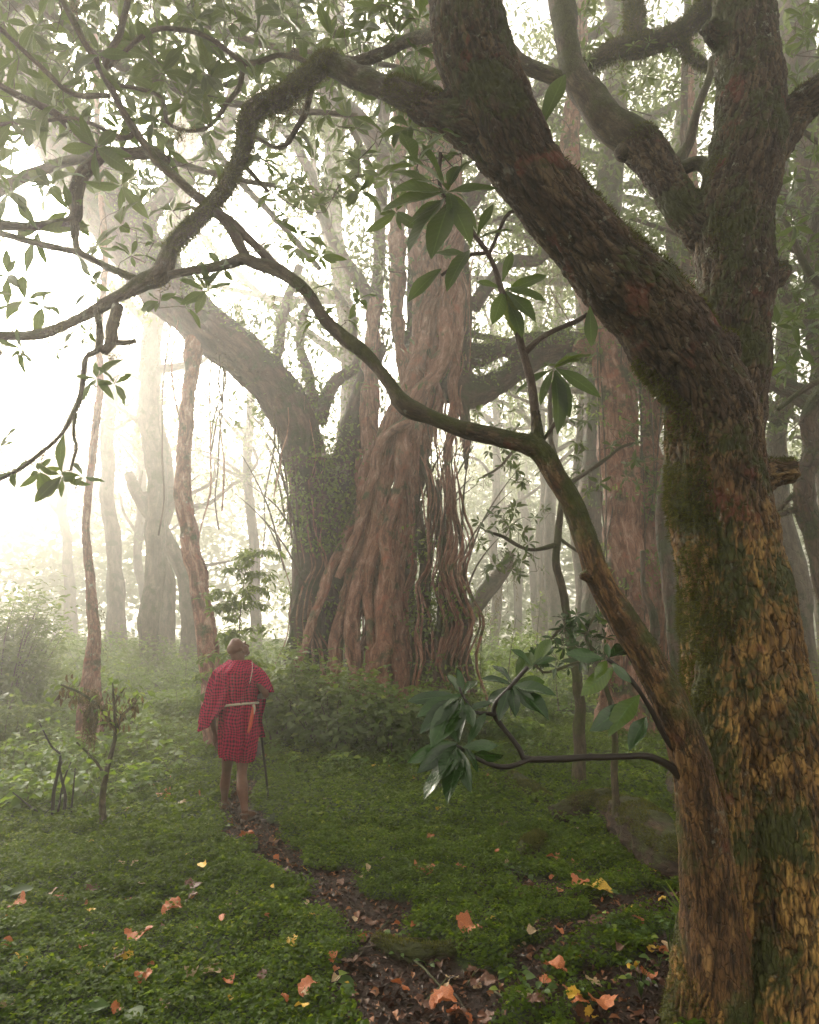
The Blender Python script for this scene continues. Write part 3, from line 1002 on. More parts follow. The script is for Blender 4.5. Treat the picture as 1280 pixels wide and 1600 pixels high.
# ---------------------------------------------------------------- the slim leaning tree beside it
LB = P(1095, 1420, 3.2)
LB[2] = gz1(LB[0], LB[1]) - 0.03
lean = thing('leaning_tree', 'slim curved tree leaning left from the foot of the thick mossy tree', 'tree', LB)
stemL = [(1122, 1780, 66, 3.16), (1120, 1620, 58, 3.15), (1116, 1500, 52, 3.14), (1110, 1400, 46, 3.12), (1098, 1300, 40, 3.08), (1082, 1200, 34, 3.04), (1053, 1110, 28, 3.0), (1012, 1030, 25, 3.0), (975, 970, 24, 3.0), (937, 905, 21, 3.0),
         (918, 850, 19, 3.0), (895, 790, 18, 3.0), (866, 740, 18, 3.0), (838, 700, 19, 3.0), (790, 686, 15, 3.02), (730, 672, 13, 3.05), (680, 655, 12, 3.08),
         (636, 636, 15, 3.1), (610, 600, 11, 3.12), (580, 562, 11, 3.15), (540, 530, 11, 3.18), (505, 495, 10, 3.2), (480, 460, 10, 3.22), (440, 427, 11, 3.25),
         (400, 410, 10, 3.28), (380, 402, 9, 3.3), (350, 411, 8, 3.3), (300, 419, 7, 3.3), (262, 428, 7, 3.3)]
me, lco, lno = fused('trunk', [px_line(stemL[:16]), px_line([(940, 910, 13, 3.0), (918, 902, 9, 2.98), (908, 898, 7, 2.97)]), px_line([(855, 725, 16, 3.0), (842, 690, 11, 3.0), (836, 640, 8, 3.0)])],
                     0.007, 0.02, 0.006, bark=(22, 22, 7), seg=16, smooth=5, origin=LB, rough=0.14)
part('trunk', me, M['bark_lean'], lean)
bL, KL = branch(lean, [stemL[14:]], M['bark_branch'], origin=LB, seg=14, step=0.015, wob=0.25)
bM, KM = branch(lean, [[(440, 427, 7, 3.25), (400, 385, 7, 3.3), (365, 350, 7, 3.3), (335, 330, 7, 3.28)],
                       [(385, 402, 8, 3.3), (370, 370, 9, 3.3), (345, 340, 8, 3.3), (322, 322, 8, 3.28)],
                       [(842, 690, 8, 3.0), (836, 640, 7, 3.0), (828, 590, 7, 3.0), (818, 553, 6.5, 3.0), (806, 510, 6, 3.0), (785, 460, 5, 3.0), (765, 400, 4, 3.0), (730, 350, 4, 2.98), (690, 300, 3, 2.95), (688, 240, 3, 2.95)],
                       [(818, 553, 5, 3.0), (850, 525, 4, 3.0), (900, 502, 4, 3.0), (918, 490, 3, 2.98)],
                       [(848, 688, 3, 3.0), (866, 664, 3, 3.0), (880, 640, 2.5, 3.0)],
                       [(760, 395, 3, 3.0), (730, 400, 3, 3.0), (690, 430, 2.5, 3.0)], [(765, 395, 3, 3.0), (790, 340, 3, 3.0), (803, 330, 3, 3.0)]],
                M['twig'], origin=LB, seg=8, step=0.02, wob=0.12)
bN, KN_ = branch(lean, [[(1062, 1210, 8, 3.02), (1040, 1192, 6, 3.0), (1000, 1181, 5, 2.95), (930, 1183, 5, 2.9), (830, 1187, 5, 2.85), (812, 1170, 4.5, 2.85), (790, 1142, 4, 2.85), (773, 1117, 4, 2.85), (776, 1098, 3.5, 2.85), (800, 1070, 3.5, 2.85), (825, 1042, 3, 2.85)],
                        [(830, 1186, 4, 2.85), (795, 1198, 4, 2.8), (760, 1192, 3.5, 2.75), (725, 1172, 3, 2.72), (712, 1164, 3, 2.7)],
                        [(773, 1117, 3.5, 2.85), (758, 1114, 3, 2.82), (740, 1112, 2.5, 2.8), (722, 1085, 2.5, 2.8), (718, 1074, 2.5, 2.8)],
                        [(1050, 1170, 5, 3.0), (1030, 1135, 4, 2.98), (1000, 1080, 4, 2.95), (975, 1050, 3.5, 2.95), (950, 1030, 3, 2.95)]],
                 M['stick'], origin=LB, seg=8, step=0.02, wob=0.1)


def px_leaves(bag, L, tpl='big', ratio=0.3):
    """single leaves given by base pixel, tip pixel, distance at base and tip"""
    for (a, b, a2, b2, d1, d2) in L:
        p, q = P(a, b, d1), P(a2, b2, d2)
        l = np.linalg.norm(q - p)
        v = (q - p) / l
        nn = unit(np.array([R.normal(0, 0.35), -0.75, 0.6 + R.normal(0, 0.3)]))
        dp = R.uniform(0.02, 0.25)
        nn = unit(nn - (nn @ v) * v)
        leaves(bag, [p], [v + nn * dp * 0.9], [nn], [l * 1.03], [l * ratio * R.uniform(0.9, 1.15)], tpl, [dp], R.uniform(0.08, 0.3), wave=0.1)


lf = Bag()
px_leaves(lf, [(845, 200, 882, 118, 2.9, 2.85), (922, 478, 924, 540, 2.98, 2.95), (868, 575, 935, 618, 3, 2.9), (866, 575, 905, 562, 3, 3.1), (868, 578, 890, 650, 3, 2.9), (866, 580, 872, 672, 3, 2.88),
               (864, 578, 845, 630, 3, 3.0), (866, 576, 806, 616, 3, 3.1), (868, 570, 922, 556, 3, 3.2), (700, 300, 610, 268, 2.95, 2.8), (700, 300, 600, 330, 2.95, 2.8), (702, 310, 640, 350, 2.95, 2.9),
               (700, 300, 775, 295, 2.95, 2.9), (695, 290, 660, 225, 2.95, 2.9), (695, 300, 740, 250, 2.95, 3.0), (700, 305, 640, 390, 2.95, 2.8), (705, 310, 675, 400, 2.95, 2.8), (700, 308, 735, 380, 2.95, 2.9),
               (700, 300, 615, 300, 2.95, 2.75), (690, 420, 640, 468, 3, 2.95), (690, 420, 655, 440, 3, 3), (785, 440, 800, 395, 3, 3), (790, 450, 850, 470, 3, 2.9), (792, 455, 852, 430, 3, 3.1), (790, 455, 835, 500, 3, 2.9),
               (788, 455, 770, 505, 3, 2.9), (786, 452, 745, 440, 3, 3.0), (795, 470, 815, 525, 3, 2.9), (790, 455, 805, 520, 3, 2.95), (735, 390, 700, 450, 3, 2.9), (740, 400, 680, 395, 3, 3.1),
               (650, 140, 640, 95, 3.0, 2.95), (650, 140, 690, 110, 3, 3), (745, 370, 770, 320, 3.0, 3.0), (745, 375, 800, 360, 3, 3)], ratio=0.27)
# rosettes on the curved stem
st = [(480, 455, 40, 3.25), (500, 500, 32, 3.2), (410, 395, 40, 3.3), (545, 500, 36, 3.2), (700, 300, 80, 2.95), (650, 260, 75, 2.95), (720, 240, 60, 3.05), (560, 470, 30, 3.2), (560, 300, 40, 3.4), (520, 310, 42, 3.5), (450, 340, 40, 3.4),
      (430, 300, 40, 3.5), (600, 210, 45, 3.5), (490, 250, 44, 3.6), (470, 370, 40, 3.4), (350, 420, 38, 3.3), (305, 440, 44, 3.3), (560, 200, 40, 3.6), (510, 180, 40, 3.7), (620, 330, 45, 3.4), (270, 330, 40, 3.5),
      (240, 290, 40, 3.6), (500, 400, 30, 3.4), (560, 250, 44, 3.5), (640, 200, 60, 3.2), (410, 250, 44, 3.6), (330, 250, 44, 3.6)]
tw = Bag()
T = np.array([P(a, b, d) for a, b, l, d in st])
ax_ = grow(tw, np.concatenate([KL[:, :3], KM[:, :3]]), T)
whorls(lf, T, ax_ * 0.7 + [0, -0.6, 0.1], np.array([PX(l, d, b) for a, b, l, d in st]), 7, 'big', 0.31)
part('branchwork', tw.mesh('branchwork', LB), M['twig'], lean)
part('foliage', lf.mesh('foliage', LB), M['leaf'], lean)
lf = Bag()
px_leaves(lf, [(722, 1085, 655, 1118, 2.8, 2.7), (720, 1088, 660, 1142, 2.8, 2.65), (722, 1090, 690, 1150, 2.8, 2.65), (720, 1085, 700, 1055, 2.8, 2.9), (722, 1085, 715, 1045, 2.8, 2.85), (724, 1086, 745, 1065, 2.8, 2.9),
               (712, 1160, 640, 1190, 2.7, 2.65), (714, 1162, 655, 1205, 2.7, 2.6), (716, 1165, 665, 1245, 2.7, 2.5), (722, 1168, 700, 1250, 2.72, 2.5), (724, 1165, 745, 1205, 2.72, 2.6), (718, 1160, 722, 1110, 2.7, 2.8),
               (730, 1165, 758, 1115, 2.72, 2.8), (738, 1178, 785, 1180, 2.73, 2.6), (716, 1160, 690, 1120, 2.7, 2.75), (800, 1072, 865, 1085, 2.85, 2.75), (803, 1072, 855, 1122, 2.85, 2.7), (800, 1075, 805, 1118, 2.85, 2.75),
               (800, 1070, 755, 1060, 2.85, 2.9), (798, 1072, 760, 1100, 2.85, 2.9), (806, 1064, 830, 1020, 2.85, 3.0), (730, 1108, 768, 1098, 2.8, 2.8), (735, 1110, 700, 1125, 2.8, 2.7), (728, 1098, 740, 1135, 2.8, 2.7),
               (945, 1030, 885, 1022, 2.95, 2.9), (948, 1032, 930, 1060, 2.95, 2.85), (960, 1042, 910, 1085, 2.95, 2.85), (985, 1100, 925, 1140, 2.95, 2.8), (1000, 1085, 955, 1145, 2.95, 2.8), (950, 1028, 985, 1012, 2.95, 3.1),
               (1010, 1120, 985, 1170, 2.96, 2.85), (718, 1088, 640, 1095, 2.8, 2.75), (716, 1090, 675, 1165, 2.8, 2.62), (722, 1090, 712, 1140, 2.8, 2.7), (712, 1163, 690, 1215, 2.7, 2.55), (714, 1166, 735, 1235, 2.7, 2.55), (712, 1160, 665, 1170, 2.7, 2.7), (722, 1168, 775, 1165, 2.7, 2.7), (800, 1070, 840, 1110, 2.85, 2.75), (802, 1070, 850, 1065, 2.85, 2.95), (796, 1075, 780, 1125, 2.85, 2.75), (800, 1068, 770, 1040, 2.85, 2.95), (830, 1040, 870, 1030, 2.85, 2.9), (830, 1040, 800, 1015, 2.85, 2.9), (832, 1040, 860, 1000, 2.85, 2.95), (955, 1035, 985, 1065, 2.95, 2.85), (952, 1030, 948, 1006, 2.95, 3.0)], ratio=0.31)
wl = part('foliage', lf.mesh('foliage', LB), M['leaf_wet'], lean, label='wet shining leaves on the lowest twig')
bag = Bag()
fuzz(bag, lco, lno, 5000, (fbm(lco * 3, 3) + 0.3 * lno[:, 2] > 0.1), L=(0.004, 0.010), W=0.0022)
part('moss', bag.mesh('moss', LB), M['moss'], lean)
print('near trees done')

# ---------------------------------------------------------------- the giant fig in the clearing
def shift(L, dY):
    return [(a, b, h, d + dY) for a, b, h, d in L]


YF = 12.6
FB = G(590, 1135)
FB = np.array([P(590, 1120, YF)[0], YF, 0])
FB[2] = gz1(FB[0], FB[1])
fig = thing('giant_fig', 'giant fig tree of twisted reddish roots standing in the misty clearing', 'tree', FB)
figL = [
    [(500, 1150, 20, 12.0), (520, 1060, 15, 12.1), (532, 980, 14, 12.2), (550, 900, 14, 12.3), (572, 820, 14, 12.3), (587, 740, 12, 12.3), (606, 660, 14, 12.3), (640, 600, 15, 12.4), (662, 520, 18, 12.5), (672, 430, 21, 12.6), (678, 300, 22, 12.8), (672, 150, 20, 13), (668, -60, 20, 13)],
    [(548, 1150, 18, 11.9), (556, 1040, 13, 12.0), (552, 950, 14, 12.1), (570, 880, 14, 12.2), (590, 800, 13, 12.3), (602, 740, 12, 12.3), (612, 690, 11, 12.4)],
    [(592, 1160, 18, 11.8), (590, 1070, 16, 11.9), (600, 980, 17, 12.0), (606, 900, 16, 12.1), (602, 850, 12, 12.2), (612, 800, 12, 12.3), (625, 750, 13, 12.3), (632, 680, 14, 12.3), (655, 620, 16, 12.4), (690, 560, 18, 12.5), (702, 450, 18, 12.7), (695, 300, 18, 12.9), (700, 100, 16, 13)],
    [(632, 1170, 20, 11.9), (625, 1080, 17, 12.0), (620, 980, 16, 12.1), (612, 900, 12, 12.2), (622, 820, 12, 12.3), (636, 760, 12, 12.4), (640, 690, 13, 12.4), (640, 610, 12, 12.5), (620, 500, 14, 12.8), (622, 380, 14, 13), (630, 100, 14, 13.2)],
    [(575, 1100, 9, 11.9), (578, 1000, 9, 12.0), (572, 930, 9, 12.1), (585, 860, 9, 12.1), (597, 790, 9, 12.2), (592, 720, 9, 12.2), (612, 640, 10, 12.2)],
    [(530, 900, 8, 12.2), (552, 850, 8, 12.2), (580, 760, 8, 12.2), (598, 690, 9, 12.2), (640, 660, 10, 12.2)],
    [(588, 470, 13, 12.8), (580, 560, 15, 12.7), (577, 640, 16, 12.6), (574, 720, 12, 12.5), (560, 800, 10, 12.4), (520, 880, 9, 12.3), (490, 960, 8, 12.1), (462, 1040, 8, 12)],
    [(600, 120, 14, 13.2), (596, 300, 14, 13.1), (590, 470, 16, 13)],
    [(545, 700, 24, 12.7), (548, 780, 26, 12.7), (540, 860, 28, 12.7), (520, 940, 26, 12.6), (505, 1020, 20, 12.5), (500, 1130, 22, 12.5)],
    [(650, 690, 16, 12.8), (645, 800, 16, 12.8), (640, 900, 14, 12.7), (645, 1000, 14, 12.7), (655, 1130, 18, 12.6)],
]
stemF = [
    [(440, 1160, 30, 12.6), (470, 1060, 24, 12.6), (482, 950, 30, 12.6), (488, 850, 34, 12.6), (486, 770, 34, 12.5), (470, 690, 35, 12.4), (445, 630, 36, 12.3), (402, 575, 36, 12.2), (350, 533, 38, 12.1), (300, 490, 38, 12.2),
     (250, 440, 42, 12.5), (200, 370, 44, 13), (130, 270, 46, 13.8), (60, 140, 50, 14.6), (-20, 0, 50, 15.2), (-80, -120, 48, 16)],
    [(520, 940, 22, 12.6), (505, 850, 28, 12.6), (525, 760, 26, 12.6), (545, 700, 22, 12.7), (565, 620, 20, 12.8), (590, 540, 16, 12.9)],
]
rightF = [
    [(700, 590, 36, 12.6), (735, 612, 28, 12.6), (775, 598, 20, 12.7), (812, 575, 20, 12.8), (850, 555, 20, 12.8), (905, 548, 18, 12.6), (960, 566, 17, 12.3), (1010, 600, 14, 12.1)],
    [(700, 560, 26, 12.6), (740, 558, 20, 12.6), (785, 545, 14, 12.7), (850, 530, 14, 12.9), (920, 535, 14, 13.1), (980, 550, 12, 13.2), (1040, 545, 12, 13.4)],
    [(722, 380, 12, 12.5), (725, 480, 12, 12.5), (724, 570, 12, 12.4), (727, 660, 9, 12.4), (728, 705, 7, 12.4), (729, 738, 3, 12.4)],
]
bundle = [
    [(650, 1150, 24, 11.6), (655, 1050, 22, 11.7), (662, 960, 20, 11.8), (664, 900, 18, 11.9), (655, 820, 15, 12.0), (645, 740, 13, 12.2), (650, 660, 12, 12.3)],
    [(700, 1160, 24, 11.4), (688, 1050, 24, 11.6), (694, 960, 24, 11.8), (700, 900, 22, 11.9), (688, 830, 18, 12.0), (672, 760, 14, 12.2), (655, 690, 12, 12.3)],
    [(745, 1160, 22, 11.5), (735, 1080, 16, 11.6), (720, 1000, 14, 11.7), (712, 920, 14, 11.8), (705, 860, 10, 12.0), (690, 800, 9, 12.1)],
    [(672, 1150, 16, 11.3), (678, 1080, 12, 11.4), (682, 1000, 10, 11.6), (690, 940, 10, 11.7)],
    [(770, 1170, 18, 11.3), (745, 1110, 10, 11.5), (728, 1030, 9, 11.6), (715, 960, 9, 11.7)],
]


def strands(n, xr, y0, y1, top, hw=(3, 7), Y=12.1, sp=0.5):
    """extra thin clinging roots between hand-placed ones"""
    out = []
    for _ in range(n):
        xb = R.uniform(*xr)
        xt = top + (xb - (xr[0] + xr[1]) / 2) * sp * R.uniform(0.3, 1)
        m = 6
        ys = np.linspace(y0, y1, m) + R.normal(0, 8, m)
        xs = xb + (xt - xb) * np.linspace(0, 1, m) ** 0.8 + R.normal(0, 5, m)
        h = R.uniform(*hw)
        yo = R.uniform(-70, 60)
        tp = [1, 1, 1, 0.9, 0.7, 0.35]
        out.append([(a, b + yo * i / 5, h * tp[i] * R.uniform(0.8, 1.2), Y + R.uniform(-0.15, 0.25)) for i, (a, b) in enumerate(zip(xs, ys))])
    return out


figL2 = strands(5, (515, 640), 1140, 640, 625, (4, 8), 12.6)
figL3 = [[(x + R.normal(0, 6), y, R.uniform(6, 11), 12.5 + R.uniform(0, 0.4) + abs(x - 680) / 200) for y in (640, 560, 450, 330, 180, 20, -80)] for x in np.linspace(645, 722, 8)]
for l in figL3:
    x_ = l[0][0]
    l[:0] = [(640 + (x_ - 680) * 0.1, 860, 5, 12.7), (645 + (x_ - 680) * 0.35, 740, 7, 12.6)]
    l[2] = (652 + (x_ - 680) * 0.7,) + l[2][1:]
core = [[(a, b, h * 0.72, d + 0.42) for a, b, h, d in l] for l in figL]
me, fco, fno = fused('trunk', [px_line(l) for l in core + figL2 + figL3], 0.04, 0.12, 0.035, bark=(5, 5, 1.4), seg=12, smooth=3, origin=FB, warp=0.05, rough=0.10)
part('trunk', me, M['fig_dark'], fig)  # core coloured darker than the front roots, painting shade into the gaps
front_roots = [shift(l, -0.26 - 0.09 * (k % 3)) for k, l in enumerate(figL[:7])] + [
    [(512, 1150, 15, 11.9), (520, 1060, 11, 11.9), (527, 980, 9, 12.0), (548, 905, 8, 12.1), (556, 850, 9, 12.1), (600, 770, 9, 12.1), (606, 720, 8, 12.1), (585, 650, 9, 12.2), (582, 560, 9, 12.3)],
    [(608, 1150, 12, 11.7), (604, 1060, 9, 11.8), (612, 980, 9, 11.9), (604, 900, 8, 11.9), (622, 840, 8, 12.0), (628, 780, 9, 12.0), (616, 720, 9, 12.1), (642, 660, 9, 12.1), (668, 600, 10, 12.2), (682, 520, 12, 12.3), (685, 420, 12, 12.4), (690, 250, 12, 12.6)],
    [(640, 1150, 14, 11.8), (632, 1060, 10, 11.9), (630, 960, 9, 12.0), (628, 880, 9, 12.0), (640, 800, 9, 12.1), (646, 730, 9, 12.1), (652, 660, 10, 12.2), (648, 580, 10, 12.3), (655, 480, 12, 12.3), (650, 380, 12, 12.4), (655, 200, 12, 12.6)],
    [(700, 720, 7, 12.1), (706, 640, 9, 12.1), (712, 560, 10, 12.2), (716, 480, 11, 12.2), (712, 400, 11, 12.3), (715, 250, 10, 12.5), (710, 60, 10, 12.8)],
    [(560, 760, 7, 12.2), (600, 720, 10, 12.1), (640, 690, 10, 12.1), (660, 650, 9, 12.2)],
    [(590, 700, 8, 12.0), (612, 690, 10, 12.0), (632, 660, 9, 12.0)],
    [(545, 870, 7, 12.0), (560, 820, 8, 12.0), (575, 800, 7, 12.1), (560, 760, 6, 12.2), (562, 700, 6, 12.3)]]
for k in range(9):
    x0_ = R.uniform(515, 640)
    ys_ = np.linspace(1150, R.uniform(640, 800), 8)
    front_roots.append([(625 + (x0_ - 625) * ((y_ - 600) / 550) ** 0.8 + 5 * math.sin(y_ / 40 + k), y_, R.uniform(3, 6), 11.95) for y_ in ys_])
for k, l in enumerate(front_roots):
    pts, rad = px_line(l)
    p, r = spline(pts, rad, 0.05)
    p = p + np.stack([noise(p * 1.6 + 9 * a + k) for a in range(3)], 1) * 0.06
    bag = Bag()
    tube(bag, p, r * (0.84 + 0.3 * noise(p * 2.4 + k)), seg=26, raw=True, wob=0.42, wf=6)
    part('aerial_root', bag.mesh('aerial_root', FB), M['fig'], fig)
st2 = strands(12, (430, 510), 1150, 800, 488, (3, 7), 12.3, 0.7)
archs = []
for k in range(6):
    o = R.uniform(-26, 26)
    archs.append([(a + o * 0.6 * math.sin(i * 0.7 + k), b + o * (0.75 if i > 5 else 0.4), R.uniform(4, 9), d - 0.35 + 0.1 * abs(o) / 10) for i, (a, b, h, d) in enumerate(stemF[0][2:13])])
me, sco, sno = fused('limb', [px_line(l) for l in stemF + st2 + archs], 0.045, 0.12, 0.04, bark=(5, 5, 1.2), seg=12, smooth=3, origin=FB, warp=0.06, rough=0.12)
part('limb', me, M['fig_dark'], fig)
me, rco, rno = fused('limb', [px_line(l) for l in rightF], 0.045, 0.12, 0.04, bark=(5, 5, 1.4), seg=12, smooth=3, origin=FB, warp=0.06, rough=0.15)
part('limb', me, M['fig_dark'], fig)
bst = strands(9, (645, 765), 1150, 760, 690, (2, 5), 11.7, 0.5)
me, uco, uno = fused('root_bundle', [px_line(l, 0.62) for l in bundle] + [px_line(l) for l in bst], 0.035, 0.12, 0.035, bark=(5, 5, 1.2), seg=10, smooth=3, origin=FB, warp=0.05, rough=0.1)
part('root_bundle', me, M['fig_dark'], fig)
for L_ in ([(304, 530, 16, 12.0), (298, 600, 11, 11.6), (288, 700, 12, 11.3), (289, 780, 14, 11), (300, 850, 15, 10.8), (312, 930, 15, 10.6), (326, 1000, 17, 10.4), (334, 1060, 18, 10.2), (342, 1150, 22, 10.0)],
           ):
    me, pco, pno = fused('prop_root', [px_line(L_ + [(344, 1200, 24, 9.9), (346, 1260, 26, 9.8)]), px_line([(a + 9, b, h * 0.5, d) for a, b, h, d in L_[4:]])], 0.03, 0.08, 0.02, bark=(8, 8, 2.4), seg=12, smooth=3, origin=FB, warp=0.10, rough=0.12)
    part('prop_root', me, M['fig'], fig)
rs = Bag()
for a_ in (strands(26, (512, 645), 1150, 620, 630, (0.9, 2.8), 11.95), strands(34, (640, 765), 1150, 700, 690, (0.8, 2.8), 11.55, 0.6), strands(16, (435, 525), 1140, 640, 478, (0.8, 2.0), 12.1, 0.5),
           strands(20, (650, 735), 700, 60, 690, (0.8, 2.2), 12.1, 0.3)):
    for l in a_:
        pts, rad = px_line(l)
        p, r = spline(pts, rad, 0.15)
        p = p + np.stack([noise(p * 1.3 + 9 * a) for a in range(3)], 1) * 0.22
        tube(rs, p, r, seg=5, raw=True)
part('root_strand', rs.mesh('root_strand', FB), M['fig'], fig)['kind'] = 'stuff'
# thin hanging roots and lianas, each a part
lia = []
for k in range(18):
    x = R.choice([R.uniform(330, 470), R.uniform(600, 760), R.uniform(560, 740), R.uniform(250, 420)])
    y0 = 560 if x < 470 else R.uniform(200, 600)
    if x < 470:
        y0 = 480 + (x - 250) * 0.75
    y1 = y0 + R.uniform(120, 420)
    d = R.uniform(11.6, 13)
    m = 7
    ys = np.linspace(y0, min(y1, 1100), m)
    xs = x + np.cumsum(R.normal(0, 5, m))
    bag = Bag()
    pts, rad = px_line([(a, b, R.uniform(0.8, 1.6), d) for a, b in zip(xs, ys)])
    tube(bag, pts, rad, seg=5, step=0.2)
    part('hanging_root', bag.mesh('hanging_root', FB), M['fig_dark'] if k % 3 else M['fig'], fig)
# thin bare shoots growing from the shoulders
bag = Bag()
for k in range(26):
    if k % 2:
        x, y = R.uniform(650, 740), R.uniform(760, 960)
        dx, dyy = R.uniform(-10, 110), -R.uniform(80, 190)
    else:
        x, y = R.uniform(440, 490), R.uniform(720, 920)
        dx, dyy = -R.uniform(10, 120), -R.uniform(60, 200)
    d = R.uniform(11.6, 12.6)
    pts, rad = px_line([(x, y, 1.8, d), (x + dx * 0.3, y + dyy * 0.45, 1.4, d), (x + dx * 0.7, y + dyy * 0.8, 1.0, d), (x + dx, y + dyy, 0.5, d)])
    tube(bag, pts, rad, seg=4, step=0.15)
part('bare_shoot', bag.mesh('bare_shoot', FB), M['fig_dark'], fig)['kind'] = 'stuff'


def clothe(bag, co, no, n, cond, L=(0.05, 0.11), ratio=0.5, out=0.25, tpl='small'):
    ix = np.nonzero(cond)[0]
    ix = R.choice(ix, n)
    p = co[ix] + no[ix] * (R.random((n, 1)) ** 2 * out) + R.normal(0, 0.05, (n, 3))
    d = no[ix] * 0.6 + R.normal(0, 0.6, (n, 3)) + [0, 0, -0.35]
    nn = no[ix] * 0.5 + [0, -0.2, 0.8] + R.normal(0, 0.4, (n, 3))
    l = R.uniform(*L, n)
    leaves(bag, p, d, nn, l, l * ratio, tpl, 0.3, 0.15)


bag = Bag()
allc = np.concatenate([fco, sco, rco, uco])
alln = np.concatenate([fno, sno, rno, uno])
m1 = fbm(allc * 1.1 + 33, 3)
front = alln[:, 1] < 0.5
clothe(bag, allc, alln, 9000, front & (m1 > 0.22), out=0.35)
clothe(bag, sco, sno, 9000, (sno[:, 2] > 0.25) & (sco[:, 2] > 3), L=(0.04, 0.10), out=0.4)
clothe(bag, rco, rno, 3500, (rno[:, 2] > 0.1), L=(0.04, 0.09), out=0.3)
c0 = P(520, 770, 12.2)
clothe(bag, allc, alln, 3500, np.linalg.norm((allc - c0) * [1, 1, 0.8], axis=1) < 0.9, out=0.6)
clothe(bag, allc, alln, 3000, (fbm(allc * 1.5 + 3, 3) > 0.1) & (allc[:, 2] < 2.6), out=0.3)
part('climbing_foliage', bag.mesh('climbing_foliage', FB), M['shrub'], fig)


def curtain(bag, co, no, n, cond, length=(0.3, 1.2), size=0.05, W=0.4):
    """beards of moss hanging under limbs"""
    ix = R.choice(np.nonzero(cond)[0], n)
    for p0 in co[ix]:
        L = R.uniform(*length)
        m = max(4, int(L / 0.05))
        z = np.linspace(0, -L, m)
        c = p0 + np.stack([np.cumsum(R.normal(0, 0.012, m)), np.cumsum(R.normal(0, 0.012, m)), z], 1)
        leaves(bag, c, R.normal(0, 0.5, (m, 3)) + [0, 0, -1], R.normal(0, 1, (m, 3)), size * R.uniform(0.7, 1.7, m), size * W * R.uniform(0.5, 1.2, m), 'blade', 0.2, 0.1)


bag = Bag()
curtain(bag, allc, alln, 900, (alln[:, 2] < 0.2) & (allc[:, 2] > 4.2), (0.2, 1.3))
curtain(bag, fco, fno, 500, (fco[:, 2] > 3.5) & (fno[:, 1] < 0.3), (0.2, 1.0))
part('hanging_moss', bag.mesh('hanging_moss', FB), M['beard'], fig)

# fig crown: limbs rising out of the picture with hanging leaves, seen through the near foliage
tw, lf = Bag(), Bag()
crl = [[(670, 350, 18, 12.8), (600, 240, 16, 12.6), (520, 150, 14, 12.4), (430, 60, 12, 12.2), (340, -60, 11, 12)],
       [(680, 400, 18, 12.8), (740, 300, 14, 12.8), (800, 200, 12, 12.8), (870, 100, 10, 12.8), (960, 20, 9, 12.8)],
       [(590, 480, 12, 12.9), (540, 400, 10, 12.9), (500, 330, 9, 12.9), (470, 240, 8, 12.9), (420, 180, 7, 13)],
       [(200, 380, 20, 13), (260, 300, 12, 13.2), (330, 230, 10, 13.3), (380, 120, 9, 13.4), (420, 0, 8, 13.4)],
       [(440, 620, 10, 12.3), (436, 540, 8, 12.5), (450, 470, 8, 12.7), (470, 420, 7, 12.9)],
       [(500, 660, 12, 12.9), (520, 600, 10, 13), (560, 560, 8, 13.2), (548, 500, 7, 13.3), (520, 450, 6, 13.4)],
       [(500, 640, 10, 13), (480, 580, 8, 13.2), (470, 530, 7, 13.3), (490, 470, 6, 13.4)],
       [(740, 480, 12, 12.9), (790, 420, 10, 13), (850, 400, 9, 13.3), (930, 330, 8, 13.5)]]
KK = []
for l in crl:
    pts, rad = px_line(l)
    b_ = Bag()
    p, r = spline(pts, rad, 0.12)
    p = p + np.stack([noise(p * 1.5 + 9 * a) for a in range(3)], 1) * 0.12
    tube(b_, p, r, seg=8, raw=True, wob=0.3, wf=4)
    part('branch', b_.mesh('branch', FB), M['fig_dark'], fig)
    KK.append(np.concatenate([p, r[:, None]], 1))
KK = np.concatenate(KK)


def crown_leaves(lf, tw, K, n, spread, L, per=16, tpl='small', clump=0.45, flat=0.6, dens=None, r_max=0.03, ratio=0.4, twigs=True):
    """clumps of leaves on twigs spread round a skeleton"""
    ix = R.integers(0, len(K), n)
    t = K[ix, :3] + R.normal(0, 1, (n, 3)) * spread * [1, 1, flat]
    if twigs:
        ax = grow(tw, K[::3, :3], t, r_tip=0.004, r_max=r_max, step=0.15, wig=0.08)
    m = n * per
    c = np.repeat(t, per, 0) + R.normal(0, 1, (m, 3)) * clump * [1, 1, 0.5]
    ph = R.random(m) * 6.28
    d = np.stack([np.cos(ph), np.sin(ph), R.normal(-0.3, 0.35, m)], 1)
    nn = np.stack([R.normal(0, 0.4, m), R.normal(0, 0.4, m), np.ones(m)], 1)
    l = L * R.uniform(0.6, 1.3, m)
    leaves(lf, c, d, nn, l, l * ratio, tpl, 0.25, 0.2)


crown_leaves(lf, tw, KK[KK[:, 2] > 4.6], 300, 0.75, 0.15, 30, clump=0.28)
part('foliage', lf.mesh('foliage', FB), M['leaf_far'], fig)
part('branchwork', tw.mesh('branchwork', FB), M['fig_dark'], fig)
bag = Bag()
curtain(bag, KK[:, :3], None, 700, KK[:, 2] > 4.5, (0.3, 1.5), 0.06)
part('hanging_moss', bag.mesh('hanging_moss', FB), M['beard'], fig)
print('fig done')

# ---------------------------------------------------------------- other trees
def base_of(L, extra=0.05):
    b = px_line(L[:1])[0][0].copy()
    b[2] = gz1(b[0], b[1]) - extra
    return b


def drop(L):
    """extend the first point of a trunk line down to the ground at its own distance"""
    a, b, h, d = L[0]
    p = P(a, b, d)
    g = gz1(p[0], p[1])
    k = 0
    while P(a, b, d)[2] > g - 0.1 and k < 400:
        b += 4
        k += 1
    return [(a, b, h * 1.25, d)] + L[1:] if k < 3 else [(a, b, h * 1.3, d)] + L


